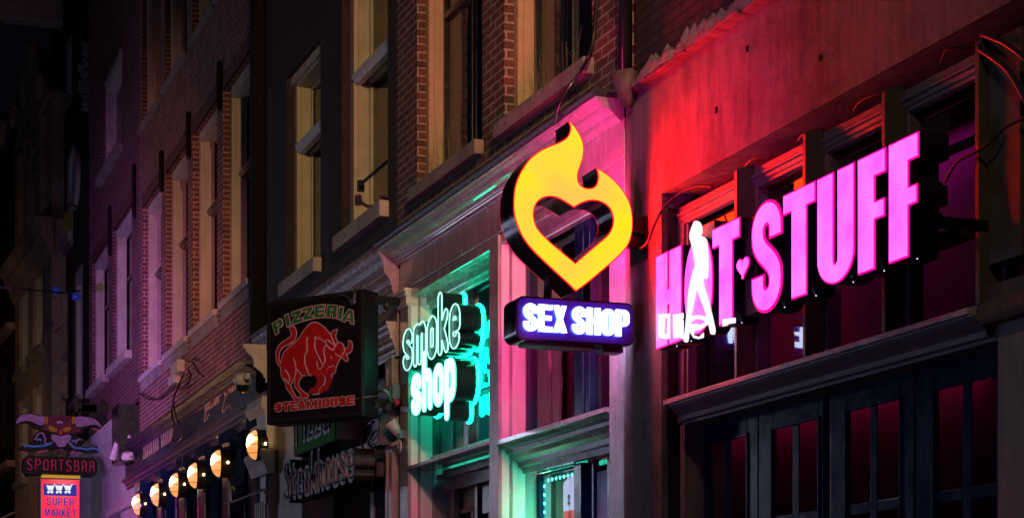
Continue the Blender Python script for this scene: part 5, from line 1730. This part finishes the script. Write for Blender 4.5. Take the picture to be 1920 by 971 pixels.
bull = [(205, 284), (222, 300), (228, 335), (216, 370), (185, 394), (147, 412), (120, 447), (113, 495), (128, 528),
        (135, 490), (160, 440), (210, 400), (245, 365), (270, 325), (300, 285), (330, 262), (360, 261), (400, 285), (430, 315), (458, 345), (462, 322), (475, 312), (493, 307), (483, 332), (484, 360), (497, 388),
        (520, 393), (535, 412), (541, 431), (560, 425), (573, 405), (570, 379), (585, 386), (591, 412), (584, 443), (562, 459), (546, 463), (559, 480), (560, 504), (544, 500), (526, 482), (513, 490), (500, 512),
        (487, 545), (478, 582), (456, 588), (434, 576), (430, 556), (424, 565), (437, 582), (457, 602), (459, 627), (445, 665), (430, 697), (405, 706), (399, 716), (384, 715), (379, 700), (391, 681), (412, 672),
        (425, 642), (426, 620), (404, 597), (388, 578), (404, 612), (403, 640), (385, 680), (365, 706), (345, 712), (325, 722), (313, 718), (313, 700), (326, 686), (346, 682), (362, 660), (369, 630), (345, 602),
        (320, 594), (300, 600), (264, 596), (262, 607), (246, 632), (241, 660), (255, 690), (281, 714), (304, 729), (300, 744), (270, 748), (258, 738), (257, 718), (235, 692), (219, 665), (223, 632), (223, 608), (210, 622),
        (200, 646), (190, 666), (205, 705), (225, 740), (250, 752), (254, 764), (232, 768), (214, 750), (195, 720), (166, 682), (162, 650), (141, 620), (131, 590), (128, 545), (118, 538), (101, 500), (100, 442), (129, 395), (178, 365), (199, 340), (194, 312), (186, 292)]
bl = [QP(*q) for q in bull]
bl = smooth_closed(bl, 3)
m_ = t.part('bull_outline', shape([bl], .0012, .0030, .011), M_pwhite)
t.part('bull', shape([bl], .0035, .0055), M_pred, label='red bull emblem with pale outline')
lines = [[(300, 355), (298, 400), (300, 440), (285, 480), (288, 530), (305, 580), (310, 598)], [(345, 362), (358, 350), (352, 380), (350, 420), (365, 460), (385, 500), (400, 530)], [(360, 360), (385, 365), (415, 385), (425, 400), (410, 430), (412, 470), (418, 500), (400, 545), (375, 560), (362, 510)],
         [(415, 378), (430, 372), (450, 385), (470, 400), (482, 405), (500, 390)], [(425, 400), (445, 425), (470, 438), (478, 420), (500, 388)], [(483, 462), (500, 472), (520, 482)], [(438, 545), (450, 548), (468, 538), (478, 545)],
         [(210, 490), (222, 520), (228, 570), (222, 605)], [(228, 560), (245, 575), (262, 598)], [(158, 565), (180, 600), (186, 630), (178, 655)], [(540, 432), (544, 445), (528, 470)], [(457, 345), (470, 380), (480, 402)], [(150, 620), (170, 640), (180, 660)], [(455, 480), (460, 492)]]
m = MB()
for L in lines: m.tube(smooth([(QP(*q)[0], .0062, QP(*q)[1]) for q in L], 4), .0062, 5)
t.part('bull_line', m, M_pwhite)
# arched green word
cx_ = (QP(85, 300)[0] + QP(605, 250)[0]) / 2
lets = [('P', 112, 283), ('I', 172, 245), ('Z', 232, 222), ('Z', 304, 200), ('E', 381, 186), ('R', 460, 187), ('I', 517, 197), ('A', 572, 218)]
rots = [22, 16, 10, 5, -1, -8, -12, -17]
for (ch, x, y), ro in zip(lets, rots):
    ca, cz = QP(x, y)
    hgt = abs(QP(100, 180)[1] - QP(100, 256)[1])
    rw = abs(QP(275, 200)[0] - QP(205, 200)[0]) / hgt
    g, gw = glyph(ch, rw * (1.12 if ch == 'A' else .9), rw * .32, .24)
    cr, sr = math.cos(R(ro)), math.sin(R(ro))
    loops = []
    for lp in g:
        L = []
        for q in lp:
            dx, dz = (q[0] - gw / 2) * hgt, (q[1] - .5) * hgt
            L.append((ca + dx * cr - dz * sr, cz + dx * sr + dz * cr))
        loops.append(L)
    b = t.part('letter', shape(loops, .0012, .003, .009), M_pwhite)
    t.part('letter_face', shape(loops, .0035, .0055), M_pgreen, b)
la, lz = QP(90, 838); lb_, _ = QP(604, 790)
lz1 = QP(90, 783)[1]
for g in text_loops('STEAKHOUSE', la, lz, lb_ - la, lz1 - lz, .72, .25, .23, .10):
    b = t.part('letter', shape(g, .0012, .003, .008), M_pwhite)
    t.part('letter_face', shape(g, .0035, .0055), M_pred, b)
# loose lamp and wires on its upper corner
m = MB(); a, z = QP(610, 125); m.tube(smooth([(QP(490, 100)[0], .03, QP(490, 100)[1]), (QP(530, 82)[0], .05, QP(530, 82)[1]), (QP(575, 95)[0], .04, QP(575, 95)[1]), (a, .04, z)], 5), .01, 6)
m.ell((a, .05, z), (.05, .03, .04), 8, 6); m.ell((a + .03, .05, z + .05), (.02, .02, .06), 8, 6)
t.part('broken_fixture', m, M_zinc)
# bracket arms to the wall
for (pxa, pya, pxb, pyb) in ((706, 562, 748, 567), (706, 757, 752, 755)):
    p1 = PB.world(*[PB.hit(pxa - 8, -.12)[0], -.12, PB.Z(pxa - 8, pya, -.12)])
    a2 = SS.A(752, .0); p2 = SS.world(a2, .0, SS.Z(750, pyb, .0))
    # express second point in PB coordinates
    def to(fr_, p):
        dx, dy = p[0] - fr_.p0[0], p[1] - fr_.p0[1]
        return (dx * fr_.u[0] + dy * fr_.u[1], dx * fr_.n[0] + dy * fr_.n[1], p[2])
    q1, q2 = to(PB, p1), to(PB, p2)
    m = MB(); m.tube([q1, q2], .045, 4)
    m.ell(((q1[0] + q2[0]) / 2, (q1[1] + q2[1]) / 2, q1[2]), (.05, .05, .07), 10, 6)
    t.part('bracket', m, M_blackm)
m = MB()
pk = [to(PB, SS.world(SS.A(733, .12), .12, SS.Z(733, 755, .12))), to(PB, SS.world(SS.A(746, .08), .08, SS.Z(746, 753, .08)))]
m.tube(pk, .03, 4)
t.part('red_light_strip', m, emit('dim_red_strip', (.30, .0, .03), .5))

# ---- lower unlit channel signs
M_tube = plain('unlit_glass_tube', (.26, .21, .25), .1); 
wz = .45
t = Thing('neon_sign', PZ, PZ.A(590, wz), wz, PZ.Z(590, 838, wz), 'unlit green-faced Pizza tube sign half hidden under the bull box', 'sign')
xa, xb = PZ.A(551, wz), PZ.A(628, wz)
za = PZ.Z(551, 856, wz); zt_ = za + .62
m = MB(); m.box(xa, xb, wz - .40, wz - .002, za, zt_)
t.part('box', m, M_blackm, bevel=.01)
m = MB(); m.box(xa + .01, xb - .01, wz - .001, wz + .004, za + .01, zt_ - .01)
t.part('green_panel', m, plain('green_panel', (.05, .34, .03), .8))
for L, ch in zip(stroke_text('Pizza', xa + .12, za + .14, xb - xa - .3, .52, .1), 'Pizza'):
    b = t.part('letter', shape(stroke_loops(L, .05, .012), wz + .005, wz + .012), M_blackm, label=f'letter {ch}')
    m = MB()
    for s in L: m.tube([(a, wz + .03, z) for a, z in s], .010, 6)
    t.part('neon_tube', m, M_tube, b, shade=True)
wz = .42
zb_ = (PZ.Z(540, 946, wz) + PZ.Z(664, 898, wz)) / 2
hgt = PZ.Z(537, 880, wz) - PZ.Z(537, 946, wz)
t = Thing('neon_sign', PZ, PZ.A(600, wz), wz, zb_, 'unlit dark channel-letter sign reading Steakhouse below the Pizza sign', 'sign')
xa, xb = PZ.A(534, wz), PZ.A(666, wz)
M_chan = plain('channel_letter_black', (.010, .006, .008), .45)
for L, ch in zip(stroke_text('Steakhouse', xa + .05, zb_ + .05, xb - xa - .1, hgt * 1.0, .12), 'Steakhouse'):
    b = t.part('letter_box', shape(stroke_loops(L, .052, .012), wz - .22, wz), M_chan, label=f'channel letter {ch}')
    m = MB()
    for s in L:
        m.tube([(a, wz + .02, z) for a, z in s], .012, 6)
    t.part('neon_tube', m, M_tube, b, shade=True)
m = MB(); m.box(xa + .1, xb, wz - .30, wz - .225, zb_ + hgt * .15, zb_ + hgt * .5)
t.part('rail', m, M_chan)

# ---- scroll brackets, spotlight, boxes on the pilaster joint
def scroll(name, fr_, px0, py0, px1, py1, w, label, r=.010, flip=1):
    a0, z0 = fr_.az(px0, py0, w); a1, z1 = fr_.az(px1, py1, w)
    t = Thing(name, fr_, a1, w, z1, label, 'bracket')
    m = MB()
    m.tube([(a0 + .2, w, z0), (a1, w, z0)], r, 6)
    m.tube([(a0 + .18, w, z0), (a1, w, z1)], r, 6)
    m.tube([(a0 + .2 - .12 * math.sin(R(a)) , w, z0 + .10 - .10 * math.cos(R(a))) for a in range(0, 260, 20)], r, 6)
    for z in (z0, z1): m.tube([(a1 + .02 - .05 * math.cos(R(a)), w, z - .05 + .05 * math.sin(R(a))) for a in range(0, 300, 30)], r * .9, 6)
    t.part('iron_rod', m, plain('pale_painted_iron', (.4, .36, .34), .4), shade=True)
    return t
scroll('sign_bracket', SS, 662, 860, 748, 826, .05, 'thin pale scrolled iron bracket beside the Steakhouse letters')
scroll('sign_bracket', BR, 430, 943, 497, 915, .45, 'thin scrolled iron bracket on the white fluted pilaster', .012)
a, z = SS.az(748, 812, .05)
t = Thing('spotlight', SS, a, .05, z, 'small tube spotlight tilted up beside the neon shopfront', 'spotlight')
m = MB(); a2, z2 = SS.az(731, 789, .15); m.tube([(a, .06, z), (a2, .15, z2)], [.05, .065], 14)
t.part('tube_body', m, plain('greyed_white_metal', (.32, .30, .30), .4), shade=True)
m = MB(); m.box(a - .02, a + .05, .0, .06, z - .05, z + .03)
t.part('bracket', m, M_zinc)
for (p0, p1, q0, q1, w0, w1, lb) in ((689, 712, 776, 838, .02, .18, 'tall dark grey fuse box right of the pizzeria sign bracket'),
                                   (717, 735, 722, 752, .03, .12, 'small grey junction box near the red bracket light')):
    a0, a1 = PZ.A(p0, w1), PZ.A(p1, w1); z0, z1 = PZ.Z((p0 + p1) / 2, q1, w1), PZ.Z((p0 + p1) / 2, q0, w1)
    t = Thing('junction_box', PZ, a0, w0, z0, lb, 'junction box')
    m = MB(); m.box(a0, a1, w0, w1, z0, z1); t.part('case', m, plain('grey_plastic', (.06, .06, .08), .4), bevel=.01)
    m = MB(); m.box(a0 + .02, a1 - .02, w1 + .001, w1 + .012, z0 + .03, z1 - .03); t.part('lid', m, plain('grey_plastic', (.06, .06, .08), .4), bevel=.004)
cable('cable', PZ, [(700, 790, .2), (685, 800, .22), (678, 825, .24), (684, 845, .24), (700, 850, .2)], .012, 'thin black cable loop beside the fuse box, left of two', M_blackm)
cable('cable', PZ, [(712, 800, .16), (700, 812, .22), (690, 830, .22), (702, 842, .2), (715, 838, .1)], .012, 'thin black cable loop in front of the fuse box, right of two', M_blackm)
cable('cable', PZ, [(700, 739, .3), (712, 732, .3), (722, 732, .28), (729, 742, .22), (731, 752, .16)], .016, 'green-lit hose arching from the bull box to the red bracket', plain('hose_green', (.10, .22, .16), .3))

# ---- cameras and wiring on the brasserie and white shopfront
def dome_camera(fr_, px, py, s, w, label, side=1):
    a, z = fr_.az(px, py, w)
    t = Thing('security_camera', fr_, a, w, z, label, 'camera')
    m = MB(); m.ell((a, w, z), (s, s, s * .85), 16, 10); m.box(a + s * .3, a + s * 2.4, w - s * .4, w + s * .1, z - s * .1, z + s * .5)
    t.part('housing', m, plain('white_plastic', (.6, .57, .55), .35), shade=False, bevel=.01)
    m = MB(); m.ell((a, w, z - s * .55), (s * .78, s * .78, s * .8), 16, 10)
    t.part('dome', m, M_blackm, shade=True)
    return t
dome_camera(BR, 454, 713, .115, .50, 'white dome camera over the dark script board by the white pilaster')
dome_camera(BL, 240, 856, .12, .35, 'white dome camera at the right edge of the white shopfront')
a, z = BL.az(221, 838, .4)
t = Thing('security_camera', BL, a, .4, z, 'white bullet camera hanging under the white shopfront cornice', 'camera')
m = MB(); m.tube([(a + .2, .2, z + .2), (a, .4, z)], .03, 8); m.tube([(a + .05, .4, z + .08), (a - .12, .47, z - .2)], .07, 12)
t.part('housing', m, plain('white_plastic', (.6, .57, .55), .35), shade=False)
for (px, py, hw, hh, lb) in ((340, 690, 6.5, 11, 'small white wall box under the sill of the second window'), (334, 713, 5, 8, 'smaller white wall box just below the first one')):
    a, z = BR.az(px, py, .1)
    t = Thing('junction_box', BR, a, 0, z, lb, 'junction box')
    m = MB(); m.box(BR.A(px - hw), BR.A(px + hw) , .0, .12, BR.Z(px, py + hh), BR.Z(px, py - hh)); t.part('case', m, plain('white_plastic', (.6, .57, .55)), bevel=.01)
for pts, lb in (([(348, 676, .1), (362, 680, .12), (375, 700, .12), (384, 706, .05)], 'thick black cable dropping right from the white wall boxes'),
                ([(345, 700, .12), (330, 735, .12), (322, 770, .35), (326, 800, .36), (322, 826, .12)], 'bundle cable hanging over the brasserie cornice, nearest the wall boxes'),
                ([(338, 722, .1), (326, 745, .3), (330, 780, .36), (342, 812, .2), (332, 828, .12), (322, 822, .12)], 'looped cable end hanging in front of the gilt lettering'),
                ([(262, 738, .05), (280, 748, .08), (300, 746, .08), (330, 718, .05)], 'cable sagging along the brick from the white shopfront to the wall boxes'),
                ([(352, 690, .1), (358, 705, .14), (350, 722, .14), (340, 730, .1)], 'small cable loop right of the white wall boxes')):
    cable('cable', BR, pts, .013, lb, M_blackm)

# ---- bull head neon, word board and lit supermarket box (face the camera)
sx = BL.A(205, 0)
pw = BL.world(sx, 0, 0)
SB = Frame((0, 1), (pw[0], pw[1]))
def KP(x, y, w=0.): return SB.az(20 + x / 4.6, 760 + y / 4.6, w)
t = Thing('neon_sign', SB, KP(430, 250)[0], 0, KP(430, 350)[1], 'dark bull-head neon sign with pale horns and crossed blue tubes above the word board', 'sign')
M_maroon = plain('maroon_sheet', (.10, .01, .035), .25); M_horn = plain('pale_horn_sheet', (.30, .24, .30), .3)
sil = [(35, 145), (80, 78), (160, 62), (240, 78), (300, 85), (430, 80), (550, 88), (650, 88), (735, 108), (790, 165), (785, 200), (720, 190), (650, 190), (630, 225), (560, 250), (620, 280), (640, 300), (600, 330), (640, 355), (750, 350), (765, 375), (720, 410), (600, 395), (520, 380), (440, 372), (380, 372), (300, 380), (160, 390), (85, 385), (80, 355), (150, 330), (190, 300), (215, 240), (255, 205), (200, 190), (180, 155), (120, 145), (60, 160)]
t.part('back_plate', shape([smooth_closed([KP(*q) for q in sil], 2)], -.16, -.02), M_sgnblk)
def flat(name, pts, mat, w=.0, sm_=2, **k):
    return t.part(name, shape([smooth_closed([KP(*q) for q in pts], sm_)], w - .015, w), mat, **k)
flat('horn', [(48, 140), (90, 82), (160, 72), (240, 87), (296, 97), (290, 160), (240, 165), (185, 138), (120, 128), (62, 150)], M_horn)
flat('horn', [(560, 98), (650, 97), (730, 117), (778, 168), (774, 184), (720, 160), (640, 176), (566, 180)], M_horn)
flat('head', [(330, 88), (520, 92), (535, 165), (615, 205), (560, 238), (480, 238), (430, 250), (370, 230), (310, 215), (272, 190), (318, 155)], M_maroon)
for x in (308, 542): flat('ear', [(x, 88), (x + 14, 110), (x + 12, 150), (x, 160), (x - 13, 150), (x - 15, 110)], plain('ochre_sheet', (.34, .22, .01), .3), .004)
flat('eye', [(325, 180), (350, 172), (385, 190), (405, 212), (375, 225), (340, 218)], plain('ochre_sheet', (.34, .22, .01)), .006)
flat('eye', [(445, 215), (462, 190), (500, 182), (525, 185), (510, 215), (475, 226)], plain('ochre_sheet', (.34, .22, .01)), .006)
flat('nose_mark', [(430, 195), (416, 245), (450, 246)], plain('orange_sheet', (.5, .05, .01), .3), .008, 1)
flat('muzzle', [(350, 258), (375, 248), (430, 262), (485, 248), (520, 260), (512, 298), (480, 325), (465, 352), (410, 352), (390, 320), (360, 300)], M_horn, .004)
M_utube = plain('unlit_rose_tube', (.5, .3, .42), .1); M_btube = emit('dim_blue_tube', (.06, .12, .5), .35)
def tubes(name, L, mat, r=.014, w=.03):
    m = MB()
    for q in L: m.tube(smooth([(KP(*p)[0], w, KP(*p)[1]) for p in q], 3), r, 6)
    t.part(name, m, mat, shade=True)
tubes('neon_tube', [[(115, 352), (150, 345), (190, 352), (240, 350), (300, 342), (355, 320)], [(500, 315), (545, 362), (600, 366), (650, 378), (700, 368), (752, 378)], [(225, 300), (245, 290), (265, 300)], [(525, 310), (555, 300)]], M_btube, .022)
tubes('neon_tube', [[(208, 295), (235, 250), (255, 238), (282, 242), (290, 270), (300, 292), (290, 310), (315, 330), (352, 318)], [(500, 315), (545, 355)], [(560, 330), (575, 295), (610, 292)], [(397, 145), (425, 135), (452, 148)], [(402, 155), (425, 147), (448, 158)]], M_utube)
tubes('neon_tube', [[(90, 108), (140, 100), (200, 130), (275, 150), (285, 110)], [(710, 138), (650, 110), (575, 112), (572, 160), (640, 160)], [(385, 280), (405, 290), (400, 300)], [(455, 290), (470, 285), (485, 280)]], M_utube, .010)
for L in ([(95, 372), (150, 378)], [(240, 385), (330, 362)], [(390, 388), (460, 366)], [(515, 400), (560, 378)], [(575, 402), (620, 385)], [(700, 170), (765, 195)]):
    m = MB()
    (xa, ya), (xb, yb) = L
    for dy in (0, 10, 20):
        m.tube([(KP(xa, ya + dy)[0], -.10, KP(xa, ya + dy)[1]), (KP(xb, yb + dy)[0], -.10, KP(xb, yb + dy)[1])], .010, 5)
    t.part('return_strip', m, emit('dim_pink_strip', (.5, .05, .2), .28))
xa, xb = KP(108, 500)[0], KP(748, 500)[0]
za, zb_ = KP(430, 603)[1], KP(430, 440)[1]
t = Thing('word_board', SB, (xa + xb) / 2, 0, za, 'black rounded board with dim red neon letters SPORTSBAR', 'sign')
t.part('board', shape([rrect(xa, xb, za, zb_, .12)], -.28, .0), M_sgnblk)
for L, ch in zip(stroke_text('SPORTSBAR', KP(140, 500)[0], KP(430, 562)[1], KP(725, 500)[0] - KP(140, 500)[0], KP(430, 470)[1] - KP(430, 562)[1], .16), 'SPORTSBAR'):
    m = MB()
    for s in L: m.tube([(a, .03, z) for a, z in s], .013, 6)
    t.part('neon_tube', m, emit('dim_red_tube', (.42, .004, .05), .38), shade=True, label=f'red tube letter {ch}')
m = MB(); m.box(xb - .3, .02, -.2, -.12, KP(0, -5)[1] - .05, KP(0, -5)[1] + .1); m.box(KP(590, 0)[0], KP(590, 0)[0] + .06, -.18, -.12, KP(0, 90)[1], KP(0, -5)[1]); m.box(KP(560, 0)[0], xb, -.2, -.12, KP(0, -5)[1] - .06, KP(0, -5)[1] + .12)
t.part('bracket', m, M_blackm)
m = MB(); m.box(KP(360, 0)[0], KP(500, 0)[0], -.15, -.06, zb_, KP(430, 378)[1])
t.part('bracket', m, M_blackm)
xa, xb = KP(250, 800)[0], KP(604, 800)[0]
zt_ = KP(430, 628)[1]; zbt = zt_ - 1.6
t = Thing('box_sign', SB, (xa + xb) / 2, 0, zbt, 'lit red box sign with three white carts and SUPER MARKET in blue', 'sign')
m = MB(); m.box(xa, xb, -.28, 0, zbt, zt_ + .01)
t.part('box', m, M_zinc, bevel=.01)
def sm_mat():
    m, n, l, b = _nt('red_backlit_film')
    b.inputs['Base Color'].default_value = (.2, .01, .02, 1); b.inputs['Roughness'].default_value = .3
    tc = n.new('ShaderNodeTexCoord'); ln = n.new('ShaderNodeVectorMath'); ln.operation = 'LENGTH'
    mp = n.new('ShaderNodeMapping'); mp.inputs['Location'].default_value = (0, 0, -1.05); mp.inputs['Scale'].default_value = (1, 1, .7)
    l.new(tc.outputs['Object'], mp.inputs[0]); l.new(mp.outputs[0], ln.inputs[0])
    l.new(_ramp(n, l, ln.outputs['Value'], [(.05, (1, .10, .14)), (.38, (1, .015, .05))]), b.inputs['Emission Color'])
    f = _noise(n, l, _coord(n, l), 1.8, 2, .4)
    mr = n.new('ShaderNodeMapRange'); l.new(f, mr.inputs[0]); mr.inputs[1].default_value = .35; mr.inputs[2].default_value = .65; mr.inputs[3].default_value = .75; mr.inputs[4].default_value = 1.5
    l.new(mr.outputs[0], b.inputs['Emission Strength'])
    return m
M_smred = sm_mat()
M_smblue = emit('blue_backlit_film', (.006, .02, .28), 1.0); M_smwhite = emit('white_backlit_film', (.9, .92, .95), 1.0)
m = MB(); m.box(xa + .03, xb - .03, .001, .006, zbt, zt_ - .02)
t.part('panel', m, M_smred)
m = MB(); m.box(KP(283, 0)[0], KP(570, 0)[0], .007, .010, KP(0, 765)[1], KP(0, 665)[1])
t.part('blue_panel', m, M_smblue)
m = MB(); m.box(KP(270, 0)[0], KP(600, 0)[0], -.2, .0, zt_ + .012, KP(430, 596)[1])
t.part('top_strip', m, emit('yellow_strip', (.8, .42, .02), .6))
for x in (345, 420, 495):
    L = [(x - 38, 686), (x + 22, 690), (x + 30, 678), (x + 42, 678)]
    m = MB()
    body = [(x - 38, 686), (x + 24, 690), (x + 12, 728), (x - 22, 728)]
    lp = [KP(*q) for q in body]
    m2 = shape([lp], .011, .014)
    cpart = t.part('cart', m2, M_smwhite)
    for q in ([(x + 40, 680), (x + 30, 680), (x + 10, 738), (x - 22, 738)],):
        m.tube([(KP(*p)[0], .014, KP(*p)[1]) for p in q], .010, 5)
    for dx in (-20, 10): m.ell((KP(x + dx, 745)[0], .014, KP(x + dx, 745)[1]), (.026, .008, .026), 10, 6)
    t.part('cart_frame', m, M_smwhite, cpart)
for txt, x0, x1, y0, y1 in (('SUPER', 310, 546, 858, 792), ('MARKET', 290, 568, 950, 887)):
    a0_, z0_ = KP(x0, y0); a1_, _ = KP(x1, y0); z1_ = KP(x0, y1)[1]
    for g in text_loops(txt, a0_, z0_, a1_ - a0_, z1_ - z0_, .5, .15, .14, .12):
        t.part('letter', shape(g, .007, .011), M_smblue)

# ---- festoon wire with blue bulbs
wfz = .8
t = Thing('festoon_wire', DK, DK.A(150, .3), .3, DK.Z(150, 548, .3), 'thin black festoon wire with two blue bulbs on the left', 'festoon light')
m = MB()
P = [DK.az(px, py, w) for px, py, w in ((-30, 535, 4.0), (30, 541, 2.6), (90, 546, 1.2), (120, 549, .7), (150, 545, .1))]
m.tube(smooth([(a, w, z) for (a, z), w in zip(P, (4.0, 2.6, 1.2, .7, .1))], 6), .02, 6)
t.part('wire', m, M_blackm)
for px, py in ((105, 545), (143, 556)):
    a, z = DK.az(px, py, .8)
    t.part('bulb', MB().ell((a, .8, z), (.10, .10, .09), 10, 8), emit('dim_blue_bulb', (.01, .05, .5), .22), shade=True)
